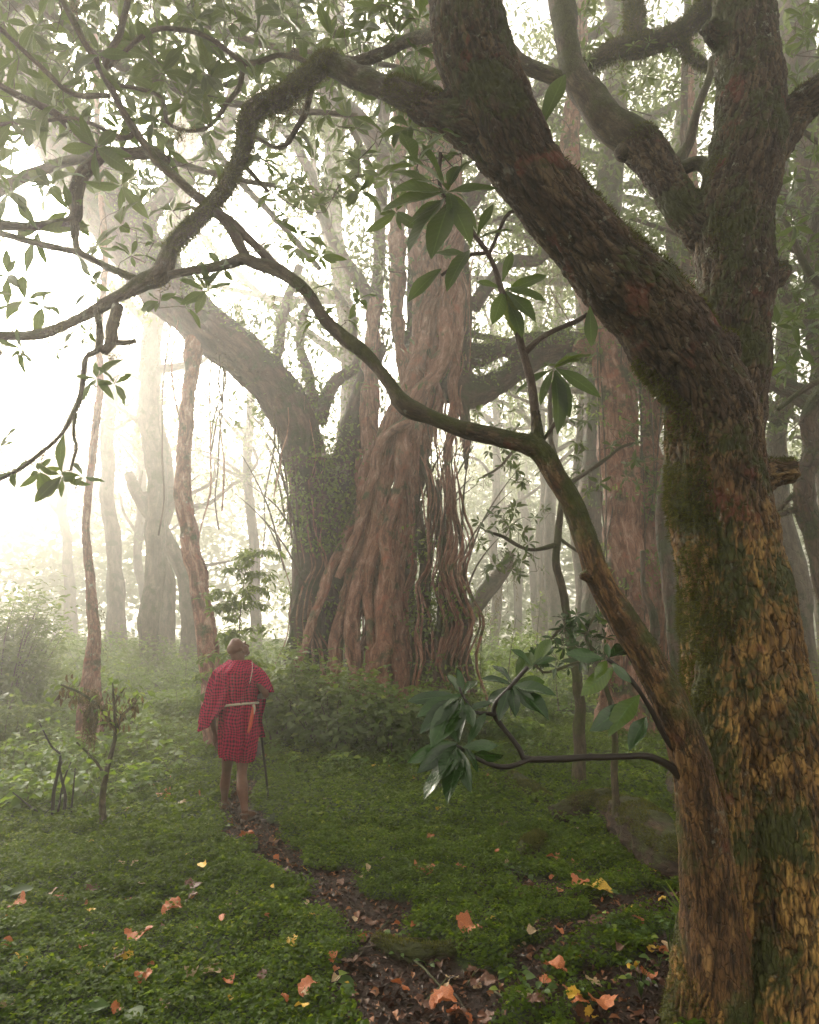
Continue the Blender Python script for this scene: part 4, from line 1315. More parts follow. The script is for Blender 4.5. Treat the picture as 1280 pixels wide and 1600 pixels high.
def fused_tree(name, label, lines, mat_, voxel=0.04, amp=0.03, bark=(5, 5, 1.4), group=None, warp=0.06, partname='trunk'):
    lines = [drop(l) if i == 0 or l[0][1] > 1045 else l for i, l in enumerate(lines)]
    B = base_of(lines[0])
    t = thing(name, label, 'tree', B, group)
    me, co, no = fused(partname, [px_line(l) for l in lines], voxel, 0.12, amp, bark=bark, seg=10, smooth=3, origin=B, warp=warp, rough=0.12)
    part('trunk', me, mat_, t)
    return t, B, co, no


rt = [[(985, 1150, 48, 11.6), (985, 1060, 38, 11.6), (988, 950, 37, 11.6), (978, 850, 34, 11.6), (972, 750, 31, 11.6), (966, 680, 33, 11.6), (960, 610, 30, 11.6), (950, 560, 26, 11.7), (930, 480, 22, 11.9), (900, 380, 18, 12.1), (890, 240, 16, 12.3), (905, 80, 14, 12.5), (900, -120, 12, 12.6)],
      [(1060, 1100, 20, 11.5), (1040, 1000, 15, 11.5), (1036, 850, 15, 11.5), (1022, 750, 15, 11.6), (1012, 650, 13, 11.7), (996, 590, 13, 11.8), (970, 560, 12, 11.8), (900, 540, 12, 12)],
      [(1010, 900, 26, 11.7), (1000, 800, 20, 11.7), (1008, 720, 14, 11.7), (1030, 640, 12, 11.8), (1050, 560, 12, 12), (1075, 430, 11, 12.2), (1080, 250, 10, 12.4), (1070, 40, 9, 12.6)],
      [(1040, 720, 10, 11.5), (1000, 730, 10, 11.5), (960, 740, 10, 11.4)]] + \
     strands(14, (925, 1050), 1165, 800, 985, (4, 8), 11.35, 0.5)
t, B, cco, cno = fused_tree('root_wrapped_tree', 'reddish root-wrapped tree seen just left of the thick foreground trunk', rt, M['fig'], amp=0.04)
bag = Bag()
clothe(bag, cco, cno, 3500, fbm(cco * 1.3, 3) > 0.05, out=0.3)
part('climbing_foliage', bag.mesh('climbing_foliage', B), M['shrub'], t)
for k in range(9):
    x = R.uniform(930, 1050)
    bag = Bag()
    pts, rad = px_line([(x, R.uniform(500, 620), 1.2, 11.4), (x + R.normal(0, 12), 760, 1.2, 11.4), (x + R.normal(0, 12), 900, 1.2, 11.3), (x + R.normal(0, 12), 1080, 1.2, 11.2)])
    tube(bag, pts, rad, seg=5, step=0.2)
    part('hanging_root', bag.mesh('hanging_root', B), M['fig_dark'], t)

t, B, _, _ = fused_tree('slender_tree', 'tall thin bare reddish trunk at the left with a flared foot', [
    [(142, 1090, 10, 10.5), (147, 1040, 9, 10.5), (146, 980, 10, 10.5), (138, 900, 8, 10.5), (136, 800, 6, 10.5), (146, 700, 6.5, 10.5), (158, 600, 6, 10.5), (155, 520, 5, 10.5), (165, 420, 5, 10.6), (158, 300, 5, 10.7), (150, 100, 5, 11), (150, -100, 5, 11)],
    [(126, 1110, 7, 10.4), (134, 1050, 6, 10.45), (142, 1000, 7, 10.5), (143, 940, 6, 10.5)],
    [(156, 1110, 6, 10.4), (153, 1050, 6, 10.45), (152, 1000, 6, 10.5)]], M['fig'], voxel=0.022, amp=0.015, bark=(8, 8, 2.5), warp=0.04)
bag = Bag()
curtain(bag, np.array([P(153 + R.normal(0, 5), y, 10.5) for y in R.uniform(940, 1090, 90)]), None, 60, np.ones(90, bool), (0.1, 0.4), 0.04)
part('moss', bag.mesh('moss', B), M['moss'], t)

t, B, co_, no_ = fused_tree('mossy_young_tree', 'dark thin forked trunks behind the left edge of the thick foreground trunk', [
    [(1068, 1080, 13, 9.5), (1052, 980, 12, 9.5), (1042, 900, 12, 9.5), (1034, 820, 11, 9.5), (1042, 740, 9, 9.5), (1052, 660, 8, 9.6), (1060, 560, 8, 9.8), (1072, 400, 7, 10), (1068, 200, 6, 10.2), (1075, -40, 5, 10.4)],
    [(1024, 1010, 8, 10), (1022, 960, 7, 10), (1008, 920, 5, 10), (1004, 860, 4, 10)],
    [(1066, 1000, 8, 9.6), (1060, 930, 7, 9.6), (1046, 880, 7, 9.6), (1050, 800, 6, 9.6), (1062, 760, 6, 9.7)]], M['fig_dark'], voxel=0.02, amp=0.012, bark=(9, 9, 3), warp=0.05)

t, B, co_, no_ = fused_tree('crooked_tree', 'dark crooked trunk with moss at the right edge of the photo', [
    [(1320, 1010, 22, 7.5), (1296, 930, 19, 7.5), (1278, 850, 18, 7.5), (1258, 790, 17, 7.5), (1256, 740, 15, 7.5), (1272, 700, 15, 7.5), (1262, 660, 14, 7.5), (1276, 625, 14, 7.4), (1310, 570, 14, 7.3), (1340, 500, 13, 7.2)],
    [(1260, 790, 7, 7.5), (1225, 800, 5, 7.5), (1200, 806, 4, 7.5), (1180, 812, 3, 7.5)], [(1256, 760, 6, 7.5), (1230, 780, 4, 7.5), (1215, 800, 3, 7.6), (1200, 860, 3, 7.6)]], M['fig_dark'], voxel=0.018, amp=0.012, bark=(10, 10, 3), warp=0.04)
bag = Bag()
fuzz(bag, co_, no_, 5000, fbm(co_ * 2, 3) > -0.1, L=(0.015, 0.04), W=0.006)
part('moss', bag.mesh('moss', B), M['moss'], t)

# far trees: each its own trunk and crown, fading into the mist
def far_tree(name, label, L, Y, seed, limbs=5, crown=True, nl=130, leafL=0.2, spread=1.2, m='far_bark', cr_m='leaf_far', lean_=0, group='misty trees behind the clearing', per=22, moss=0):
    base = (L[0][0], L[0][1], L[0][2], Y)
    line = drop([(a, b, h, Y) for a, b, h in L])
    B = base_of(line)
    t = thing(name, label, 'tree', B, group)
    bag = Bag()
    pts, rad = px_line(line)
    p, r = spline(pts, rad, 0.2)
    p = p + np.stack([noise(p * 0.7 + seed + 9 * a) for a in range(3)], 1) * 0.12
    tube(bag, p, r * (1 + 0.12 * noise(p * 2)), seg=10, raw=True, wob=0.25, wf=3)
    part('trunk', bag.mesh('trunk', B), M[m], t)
    K = [np.concatenate([p, r[:, None]], 1)[len(p) // 2:]]
    hgt = p[-1, 2] - p[0, 2]
    for k in range(limbs):
        i0 = int(len(p) * R.uniform(0.35, 0.95))
        a = p[i0]
        ang = R.uniform(0, 6.28)
        ln = hgt * R.uniform(0.18, 0.4)
        dv = np.array([math.cos(ang), math.sin(ang) * 0.7, R.uniform(0.1, 0.9)])
        q = [a, a + dv * ln * 0.35 + R.normal(0, 0.15, 3), a + dv * ln * 0.7 + R.normal(0, 0.3, 3), a + dv * ln + R.normal(0, 0.3, 3)]
        b_ = Bag()
        r0 = r[i0] * 0.5
        pp, r_ = tube(b_, q, [r0, r0 * 0.7, r0 * 0.5, r0 * 0.25], seg=6, step=0.2)
        part('branch', b_.mesh('branch', B), M[m], t)
        K.append(np.concatenate([pp, r_[:, None]], 1))
    K = np.concatenate(K)
    if crown:
        tw, lf = Bag(), Bag()
        top = K[K[:, 2] > p[0, 2] + hgt * (0.45 if crown is True else crown)]
        crown_leaves(lf, tw, top, nl, spread, leafL, per, clump=0.35, r_max=0.03)
        part('branchwork', tw.mesh('branchwork', B), M[m], t)
        part('crown', lf.mesh('crown', B), M[cr_m], t)
    if moss:
        bag = Bag()
        curtain(bag, K[:, :3], None, moss, K[:, 2] > p[0, 2] + 2, (0.2, 1.1), 0.07)
        part('hanging_moss', bag.mesh('hanging_moss', B), M['beard'], t)
    return t


FT = [
    ('pale straight misty trunk between the two left trunks', [(186, 1010, 16), (182, 930, 14), (176, 850, 12), (168, 760, 11), (172, 600, 10), (170, 400, 9)], 26, 2, 5, 0.5),
    ('misty trunk left of the reddish prop root', [(262, 1010, 14), (262, 920, 13), (250, 850, 12), (262, 740, 11), (240, 600, 10), (250, 420, 9)], 24, 3, 7, 0.4),
    ('curved misty trunk leaning left behind the reddish prop root', [(300, 990, 16), (285, 900, 12), (255, 830, 11), (225, 790, 10), (200, 740, 8)], 22, 4, 4, False),
    ('faint thin trunk between prop root and tall shrub', [(400, 1000, 9), (398, 860, 8), (385, 740, 7), (392, 600, 7), (370, 470, 6)], 26, 5, 6, 0.35),
    ('grey trunk leaning right behind the bundle of roots', [(690, 1060, 12), (742, 940, 14), (790, 880, 12), (800, 860, 6)], 15, 7, 1, False),
    ('tall pale trunk right of the giant fig', [(850, 1010, 11), (848, 930, 10), (846, 860, 9), (850, 760, 8), (840, 560, 8), (850, 300, 7)], 27, 8, 6, 0.5),
    ('second tall pale trunk in the gap right of the giant fig', [(868, 1010, 13), (866, 930, 12), (858, 850, 10), (862, 700, 9), (872, 500, 8), (880, 300, 8)], 24, 9, 6, 0.5),
    ('faint trunk close to the right side of the giant fig', [(772, 1010, 8), (775, 930, 8), (770, 850, 7), (776, 700, 6), (770, 480, 6)], 30, 10, 5, 0.5),
    ('pale leaning trunk to the right of the thick foreground trunk', [(1262, 1040, 24), (1248, 960, 20), (1238, 880, 17), (1226, 800, 16), (1216, 700, 15), (1228, 560, 14), (1215, 380, 13), (1230, 200, 12)], 13, 11, 6, 0.45),
    ('faint trunk at the right edge behind the crooked one', [(1290, 1000, 14), (1284, 900, 13), (1288, 760, 12), (1276, 600, 11), (1290, 400, 10)], 18, 12, 6, 0.4),
    ('misty trunk in the gap beside the root-wrapped tree', [(905, 1010, 11), (908, 900, 10), (900, 780, 9), (912, 640, 8), (905, 480, 8), (930, 300, 7)], 20, 14, 6, 0.5),
    ('faint branching trunk among the left mist', [(225, 1000, 8), (228, 930, 7), (215, 860, 7), (222, 760, 6), (210, 640, 5)], 32, 16, 7, 0.5),
    ('faint trunk at the left of the giant arch limb', [(110, 1000, 9), (108, 900, 8), (100, 790, 7), (108, 640, 7), (96, 480, 6)], 36, 18, 5, 0.6),
]
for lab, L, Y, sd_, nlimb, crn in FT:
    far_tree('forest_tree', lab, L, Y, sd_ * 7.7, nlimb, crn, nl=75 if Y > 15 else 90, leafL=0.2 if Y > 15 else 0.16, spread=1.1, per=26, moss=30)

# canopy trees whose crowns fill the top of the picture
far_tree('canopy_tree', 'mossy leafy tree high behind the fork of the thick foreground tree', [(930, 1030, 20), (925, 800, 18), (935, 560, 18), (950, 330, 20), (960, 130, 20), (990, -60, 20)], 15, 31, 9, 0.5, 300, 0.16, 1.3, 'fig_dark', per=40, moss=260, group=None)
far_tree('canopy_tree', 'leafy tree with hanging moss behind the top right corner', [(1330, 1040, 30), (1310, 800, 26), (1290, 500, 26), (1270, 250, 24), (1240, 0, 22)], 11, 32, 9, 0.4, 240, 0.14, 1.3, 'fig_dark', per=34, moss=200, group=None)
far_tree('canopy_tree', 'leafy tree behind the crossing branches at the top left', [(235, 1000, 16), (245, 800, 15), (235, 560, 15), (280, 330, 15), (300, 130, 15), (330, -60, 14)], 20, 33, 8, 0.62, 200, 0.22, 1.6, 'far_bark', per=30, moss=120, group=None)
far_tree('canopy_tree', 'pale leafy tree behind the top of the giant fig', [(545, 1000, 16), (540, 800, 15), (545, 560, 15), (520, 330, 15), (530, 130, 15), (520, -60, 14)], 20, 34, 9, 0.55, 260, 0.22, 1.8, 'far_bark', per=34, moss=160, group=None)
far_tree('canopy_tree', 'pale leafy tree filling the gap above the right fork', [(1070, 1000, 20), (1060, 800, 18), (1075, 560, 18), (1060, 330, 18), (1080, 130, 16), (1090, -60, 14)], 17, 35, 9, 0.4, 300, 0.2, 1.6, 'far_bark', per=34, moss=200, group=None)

# dark mossy limb crossing behind the fork
mb = px_line([(905, 108, 20, 6.2), (940, 90, 18, 6.2), (990, 76, 20, 6.2), (1060, 52, 16, 6.2), (1115, 5, 17, 6.2), (1150, -80, 17, 6.2), (1200, -200, 17, 6.3)])
Kb = []
b5, K5 = branch(big, [[(1120, -150, 22, 4.4), (1118, -40, 18, 5.0), (1110, 10, 17, 5.4), (1060, 54, 15, 5.6), (1005, 72, 17, 5.7), (960, 80, 15, 5.7), (915, 105, 10, 5.7), (870, 120, 6, 5.7)],
                      [(1000, 74, 17, 5.7), (990, 40, 15, 5.7), (988, -20, 14, 5.7), (980, -100, 13, 5.7)],
                      [(1060, 54, 8, 5.6), (1078, 90, 6, 5.6), (1112, 110, 4, 5.6)]], M['bark_branch'], origin=TB, seg=12, step=0.03, wob=0.4)
bag = branch_moss(K5, 20000, L=(0.02, 0.06), up=0.2, lim=-0.5, W=0.006)
curtain(bag, K5[:, :3], None, 150, np.ones(len(K5), bool), (0.1, 0.4), 0.03)
part('moss', bag.mesh('moss', TB), M['moss'], big)
tw, lf = Bag(), Bag()
n = 60
T = np.stack([R.uniform(870, 1130, n), R.uniform(-40, 150, n)], 1)
T = np.array([P(a, b, d) for (a, b), d in zip(T, R.uniform(5.2, 6.6, n))])
ax_ = grow(tw, K5[:, :3], T)
whorls(lf, T, ax_ + [0, 0, 0.2], R.uniform(0.07, 0.13, n), 8, 'mid', 0.3)
part('branchwork', tw.mesh('branchwork', TB), M['twig'], big)
part('foliage', lf.mesh('foliage', TB), M['leaf_far'], big)
print('trees done')


# broad leaved small trees standing mid distance, rosettes of leathery leaves
def rosette_tree(label, lines, targets, Lr, m='leaf', group=None, n=7, name='broadleaf_tree', moss=0, tpl='mid', bm='bark_branch', ratio=0.31):
    lines = [drop(lines[0])] + lines[1:]
    B = base_of(lines[0])
    t = thing(name, label, 'tree', B, group)
    KK = []
    for q, l in enumerate(lines):
        bag = Bag()
        pts, rad = px_line(l)
        p, r = spline(pts, rad, 0.06)
        p = p + np.stack([noise(p * 3 + 9 * a) for a in range(3)], 1) * r[:, None] * 0.6
        tube(bag, p, r, seg=8, raw=True, wob=0.25, wf=12)
        nm = 'trunk' if q == 0 else 'branch'
        part(nm, bag.mesh(nm, B), M[bm], t)
        KK.append(p)
    KK = np.concatenate(KK)
    tw, lf = Bag(), Bag()
    ax_ = grow(tw, KK[KK[:, 2] > 0.9], targets, wig=0.05)
    whorls(lf, targets, ax_ + [0, 0, 0.35], R.uniform(*Lr, len(targets)), n, tpl, ratio)
    part('branchwork', tw.mesh('branchwork', B), M['twig'], t)
    part('foliage', lf.mesh('foliage', B), M[m], t)
    if moss:
        bag = Bag()
        for q in KK[R.integers(0, len(KK), moss)]:
            beard(bag, q, R.uniform(0.05, 0.3), 3, 0.02, size=0.012)
        part('hanging_moss', bag.mesh('hanging_moss', B), M['beard'], t)
    return t


def cloud(n, xr, yr, dr, cond=None):
    o = []
    while len(o) < n:
        a, b = R.uniform(*xr), R.uniform(*yr)
        if cond is None or cond(a, b):
            o.append(P(a, b, R.uniform(*dr)))
    return np.array(o)


topc = lambda a, b: b < 330 - 0.12 * abs(a - 420) or R.random() < 0.12
rosette_tree('leathery leaved tree rooted outside the left edge with branches across the top', [
    [(-260, 1100, 40, 5.6), (-240, 700, 34, 5.6), (-200, 400, 30, 5.6), (-120, 150, 24, 5.5), (40, -20, 18, 5.4), (200, -60, 12, 5.4), (420, -70, 9, 5.4), (640, -60, 7, 5.4)],
    [(-200, 420, 16, 5.6), (-60, 330, 11, 5.5), (80, 260, 8, 5.4), (200, 240, 6, 5.3), (330, 270, 5, 5.3), (430, 290, 4, 5.3)],
    [(40, -20, 10, 5.4), (150, 80, 8, 5.4), (280, 140, 6, 5.4), (420, 170, 5, 5.4), (560, 180, 4, 5.4)],
    [(200, -60, 8, 5.4), (330, 40, 6, 5.6), (460, 80, 5, 5.6), (600, 100, 4, 5.6), (680, 130, 4, 5.6)]],
    cloud(185, (-40, 690), (-60, 400), (4.7, 6.6), topc), (0.14, 0.22), moss=60)
rosette_tree('leathery leaved tree with fine twigs behind the centre of the top branches', [
    [(-420, 1100, 40, 8.4), (-400, 600, 36, 8.4), (-300, 250, 30, 8.4), (-100, 60, 24, 8.4), (150, -40, 18, 8.4), (420, -60, 12, 8.4), (640, -60, 9, 8.4)],
    [(150, -40, 10, 8.4), (250, 120, 8, 8.4), (340, 240, 6, 8.4), (420, 330, 5, 8.4), (500, 420, 4, 8.4)],
    [(420, -60, 8, 8.4), (500, 90, 6, 8.4), (560, 220, 5, 8.4), (600, 320, 4, 8.4)]],
    cloud(170, (-40, 700), (-60, 430), (7.4, 9.6), topc), (0.15, 0.24), moss=60)
rosette_tree('leathery leaved tree filling the upper right edge behind the right stem', [
    [(1500, 1100, 40, 6.5), (1480, 800, 34, 6.5), (1440, 500, 28, 6.4), (1400, 250, 20, 6.3), (1340, 60, 14, 6.2), (1300, -60, 10, 6.2)],
    [(1440, 520, 12, 6.4), (1340, 480, 8, 6.3), (1270, 430, 6, 6.2), (1220, 330, 4, 6.2)],
    [(1440, 480, 10, 6.4), (1340, 560, 6, 6.3), (1270, 600, 5, 6.2), (1215, 640, 4, 6.2)],
    [(1400, 250, 8, 6.3), (1320, 240, 6, 6.2), (1250, 200, 4, 6.1)]],
    cloud(95, (1200, 1330), (-40, 620), (5.2, 7.4)), (0.12, 0.2), moss=50)
rosette_tree('small tree with airy leaf sprays in the gap between fig and curved stem', [
    [(905, 1100, 9, 8.2), (890, 980, 7, 8.2), (870, 860, 6, 8.1), (880, 760, 5, 8), (862, 690, 4, 8), (860, 600, 3, 8)],
    [(872, 850, 4, 8.1), (830, 860, 3, 7.9), (790, 840, 3, 7.8), (760, 830, 2, 7.7)],
    [(880, 760, 4, 8), (930, 730, 3, 8), (970, 700, 2.5, 8), (1000, 690, 2, 8)],
    [(866, 700, 3, 8), (820, 690, 2.5, 8), (780, 730, 2, 8), (755, 745, 2, 8)],
    [(872, 840, 3, 8.1), (900, 860, 2.5, 8), (925, 870, 2, 8)]],
    np.concatenate([cloud(34, (745, 860), (790, 900), (7.4, 8.4)), cloud(22, (740, 850), (640, 760), (7.6, 8.6)), cloud(26, (880, 1030), (660, 770), (7.6, 8.6)), cloud(14, (850, 930), (560, 660), (7.8, 8.6))]), (0.09, 0.15), m='leaf', n=8)
rosette_tree('young tree with layered green sprays right of the shining wet twig', [
    [(960, 1130, 5, 6.2), (950, 1080, 4, 6.2), (930, 1030, 4, 6.2), (915, 990, 3, 6.1), (930, 960, 2, 6.1)],
    [(930, 1030, 3, 6.2), (890, 1040, 2.5, 6), (850, 1050, 2, 5.9), (830, 1030, 2, 5.9)],
    [(915, 990, 2.5, 6.1), (880, 980, 2, 6), (860, 1000, 2, 6)]],
    np.concatenate([cloud(30, (835, 960), (960, 1045), (5.6, 6.5), lambda a, b: b > 1400 - a * 0.44 - 45 and b < 1440 - 0.44 * a + 60)]), (0.09, 0.15), m='leaf_wet', n=8)
print('rosette trees done')

def zone(a, b):
    if 300 < a < 520 and b < 1400:
        return 'on the upper path below the feet of the man'
    if a < 180:
        return 'near the left edge of the ground cover' if b < 1480 else 'in the bottom left corner'
    if a < 420:
        return 'in the ground cover left of the path' if b < 1480 else 'on the green at the bottom, left of the path'
    if a < 560:
        return 'at the left border of the path' if b < 1480 else 'at the bottom, beside the left border of the path'
    if a < 700:
        return 'in the middle of the path' if b > 1420 else 'on the moss above the rotten wood'
    if a < 860:
        return 'at the bottom, right of the path' if b > 1480 else 'on the moss between path and dark stump'
    return 'beside the foot of the thick trunk' if b > 1420 else 'around the dark stump and broken log'



# ---------------------------------------------------------------- shrubs, herbs and small plants
def shrub(name, label, cen, rx, h, n, L, m='shrub', stems=14, ratio=0.6, tpl='small', group=None, cat='shrub', ry=None, stem_m='twig', clump=1, droop=0.3, dens_top=0.6, stemr=0.008):
    c = np.array([cen[0], cen[1], gz1(cen[0], cen[1])])
    t = thing(name, label, cat, c, group)
    ry = ry or rx
    sb = Bag()
    tips = []
    for k in range(stems):
        ang, rr = R.uniform(0, 6.28), R.random() ** 0.6
        b = c + np.array([math.cos(ang) * rx * rr * 0.35, math.sin(ang) * ry * rr * 0.35, -0.05])
        hh = h * R.uniform(0.6, 1.0) * (1 - 0.35 * rr ** 2)
        e = c + np.array([math.cos(ang) * rx * rr, math.sin(ang) * ry * rr, hh])
        mid = (b + e) / 2 + np.array([R.normal(0, 0.06), R.normal(0, 0.06), 0.12 * h])
        p, r = tube(sb, [b, b * 0.6 + mid * 0.4, mid, e], [stemr, stemr * 0.8, stemr * 0.6, stemr * 0.3], seg=5, step=0.06)
        tips.append(p[int(len(p) * 0.25):])
    part('stem', sb.mesh('stem', c), M[stem_m], t)['kind'] = 'stuff'
    K = np.concatenate(tips)
    lf = Bag()
    ix = R.integers(0, len(K), n)
    q = K[ix] + R.normal(0, 1, (n, 3)) * [0.16 * rx, 0.16 * ry, 0.12 * h] * clump
    q[:, 2] = np.maximum(q[:, 2], c[2] + 0.02)
    out = unit(q - c - [0, 0, h * 0.3])
    ph = R.random(n) * 6.28
    d = unit(np.stack([np.cos(ph), np.sin(ph), R.normal(-0.1, 0.3, n)], 1) + out * 0.5)
    nn = out * 0.5 + [0, 0, 0.8] + R.normal(0, 0.35, (n, 3))
    l = L * R.uniform(0.55, 1.25, n)
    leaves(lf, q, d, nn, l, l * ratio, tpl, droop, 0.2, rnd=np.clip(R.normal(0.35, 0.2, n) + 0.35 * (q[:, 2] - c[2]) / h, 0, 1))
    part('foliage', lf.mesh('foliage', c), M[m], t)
    return t


def at(px, Y):
    return (P(px, 1000, Y)[0], Y)


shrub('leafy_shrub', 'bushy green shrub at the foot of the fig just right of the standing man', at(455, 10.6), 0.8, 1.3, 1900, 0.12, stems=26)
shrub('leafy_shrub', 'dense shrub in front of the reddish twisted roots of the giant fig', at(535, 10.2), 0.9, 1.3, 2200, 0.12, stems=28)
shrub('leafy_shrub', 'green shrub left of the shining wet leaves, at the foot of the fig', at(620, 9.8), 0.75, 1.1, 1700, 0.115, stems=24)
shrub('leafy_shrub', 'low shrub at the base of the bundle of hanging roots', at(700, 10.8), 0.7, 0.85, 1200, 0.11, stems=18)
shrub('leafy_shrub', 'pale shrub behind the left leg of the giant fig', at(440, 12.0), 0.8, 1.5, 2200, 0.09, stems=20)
# tall thin shrub behind the man
c = at(378, 9.6)
cz = gz1(*c)
t = thing('sapling', 'tall dark-leaved sapling rising just behind the standing man', 'sapling', (c[0], c[1], cz))
sb, lf = Bag(), Bag()
K = []
p, r = tube(sb, [(c[0], c[1], cz - 0.05), (c[0] + 0.05, c[1], cz + 0.9), (c[0] - 0.04, c[1], cz + 1.7), (c[0] + 0.03, c[1], cz + 2.75)], [0.016, 0.012, 0.009, 0.004], seg=6, step=0.06)
for k in range(30):
    b = p[int(len(p) * R.uniform(0.3, 1.0)) - 1]
    ang = R.uniform(0, 6.28)
    ln = R.uniform(0.3, 0.72) * (1.15 - 0.5 * (b[2] - cz) / 2.8)
    q = [b, b + np.array([math.cos(ang) * ln * 0.5, math.sin(ang) * ln * 0.5, 0.08]), b + np.array([math.cos(ang) * ln, math.sin(ang) * ln, 0.02])]
    pp, _ = tube(sb, q, [0.006, 0.004, 0.002], seg=4, step=0.04)
    K.append(pp[2:])
K = np.concatenate(K + [p[-8:]])
n = 1500
ix = R.integers(0, len(K), n)
q = K[ix] + R.normal(0, 0.03, (n, 3))
ph = R.random(n) * 6.28
leaves(lf, q, np.stack([np.cos(ph), np.sin(ph), R.normal(-0.35, 0.3, n)], 1), np.stack([R.normal(0, .4, n), R.normal(-.2, .4, n), np.ones(n)], 1), R.uniform(0.07, 0.15, n), R.uniform(0.03, 0.055, n), 'small', 0.3, 0.2)
part('stem', sb.mesh('stem', (c[0], c[1], cz)), M['twig'], t)['kind'] = 'stuff'
part('foliage', lf.mesh('foliage', (c[0], c[1], cz)), M['shrub'], t)

shrub('rounded_bush', 'big rounded pale green bush at the left edge of the photo', at(8, 12.5), 1.2, 2.5, 6000, 0.14, stems=40, ratio=0.4, ry=1.1, stemr=0.015)
shrub('rounded_bush', 'low pale bush spreading under the big rounded one at the left edge', at(60, 13), 1.3, 1.0, 2500, 0.1, stems=24)
# undergrowth bushes behind, one by one
UG = [(100, 16, 1.5, 1.1), (200, 14.5, 1.0, 0.8), (150, 19, 1.6, 1.4), (240, 19, 1.4, 1.2), (300, 15, 0.9, 0.9), (60, 22, 2.0, 1.6), (350, 20, 1.3, 1.3), (290, 12.5, 0.7, 0.6), (410, 17, 1.2, 1.4),
      (780, 15, 1.0, 1.0), (830, 18, 1.3, 1.2), (880, 14, 0.9, 0.8), (900, 20, 1.4, 1.5), (760, 20, 1.4, 1.6), (840, 12.5, 0.5, 0.6), (1050, 16, 1.1, 1.2), (1230, 12, 0.9, 1.1), (1270, 15, 1.2, 1.4),
      (1210, 17, 1.2, 1.3), (1290, 9.5, 0.7, 0.8), (1070, 12.5, 0.6, 0.9), (20, 10.5, 0.8, 0.6), (180, 11.5, 0.7, 0.4), (800, 10.8, 0.4, 0.35)]
for k, (px_, Y_, rx_, h_) in enumerate(UG):
    ug_ = ('pale bush ' if k % 3 else 'darker green bush ') + ('at the far left' if px_ < 90 else 'between the thin trunk and the prop root' if px_ < 270 else 'behind the man and his sapling' if px_ < 450 else 'in the misty gap right of the fig' if px_ < 860 else
          'beside the root-wrapped tree' if px_ < 1100 else 'right of the thick foreground trunk') + (', nearest of them' if Y_ < 12.6 else ', farthest in the mist' if Y_ > 17.5 else ', half way into the mist')
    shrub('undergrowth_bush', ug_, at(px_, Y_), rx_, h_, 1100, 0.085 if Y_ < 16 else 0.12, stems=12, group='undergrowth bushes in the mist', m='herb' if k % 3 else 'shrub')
# thin saplings in the mist right of the fig
for k, (px_, Y_, h_) in enumerate([(798, 11.5, 1.9), (870, 13, 1.5), (752, 12.5, 1.7), (838, 14.5, 2.2), (925, 12, 1.2)]):
    x_, y_ = at(px_, Y_)
    z_ = gz1(x_, y_)
    t = thing('thin_sapling', ['thin sapling by the bundle of roots right of the fig', 'second thin sapling from the bundle of roots', 'thin sapling in the middle of the misty gap', 'thin sapling right of the middle of the misty gap', 'thin sapling nearest the root-wrapped tree'][[752, 798, 838, 870, 925].index(px_)], 'sapling', (x_, y_, z_), 'thin saplings right of the giant fig')
    sb, lf = Bag(), Bag()
    p, r = tube(sb, [(x_, y_, z_ - 0.05), (x_ + R.normal(0, .06), y_, z_ + h_ * 0.5), (x_ + R.normal(0, .1), y_, z_ + h_)], [0.012, 0.009, 0.004], seg=5, step=0.06)
    tt = p[R.integers(len(p) // 2, len(p), 9)] + R.normal(0, 0.22, (9, 3)) * [1, 1, 0.5]
    grow(sb, p, tt)
    c_ = np.repeat(tt, 14, 0) + R.normal(0, 0.06, (126, 3))
    leaves(lf, c_, R.normal(0, 1, (126, 3)) * [1, 1, 0.4], R.normal(0, 0.4, (126, 3)) + [0, 0, 1], R.uniform(0.07, 0.13, 126), 0.045, 'small', 0.3, 0.2)
    part('stem', sb.mesh('stem', (x_, y_, z_)), M['twig'], t)['kind'] = 'stuff'
    part('foliage', lf.mesh('foliage', (x_, y_, z_)), M['shrub'], t)

# leafy herbs at the left, nearer
HB = []
for k in range(46):
    px_, py_ = R.uniform(-20, 260), R.uniform(1085, 1270)
    HB.append((px_, py_))
for k in range(20):
    HB.append((R.uniform(420, 640), R.uniform(1140, 1215)))
for k in range(14):
    HB.append((R.uniform(230, 330), R.uniform(1090, 1180)))
for k in range(10):
    HB.append((R.uniform(640, 1030), R.uniform(1150, 1200)))
for k, (px_, py_) in enumerate(HB):
    g = G(px_, py_)
    hz_ = ('low at the left edge' if px_ < 60 else 'among the bare stems at the left' if px_ < 220 else 'just left of the standing man' if px_ < 340 else 'in front of the shrubs at the foot of the fig' if px_ < 640 else 'on the grass right of the shining wet twig') + (', farther back' if py_ < 1165 else ', nearer the viewer')
    sc_ = R.uniform(0.7, 1.3) * (1.0 if px_ < 300 else 0.6)
    shrub('herb', 'green herb ' + hz_, (g[0], g[1]), 0.26 * sc_, 0.30 * sc_, int(60 * sc_) + 20, 0.075, m='herb', stems=7, ratio=0.75, tpl='round', group='low herbs in the clearing', cat='plant', stemr=0.003, droop=0.3)


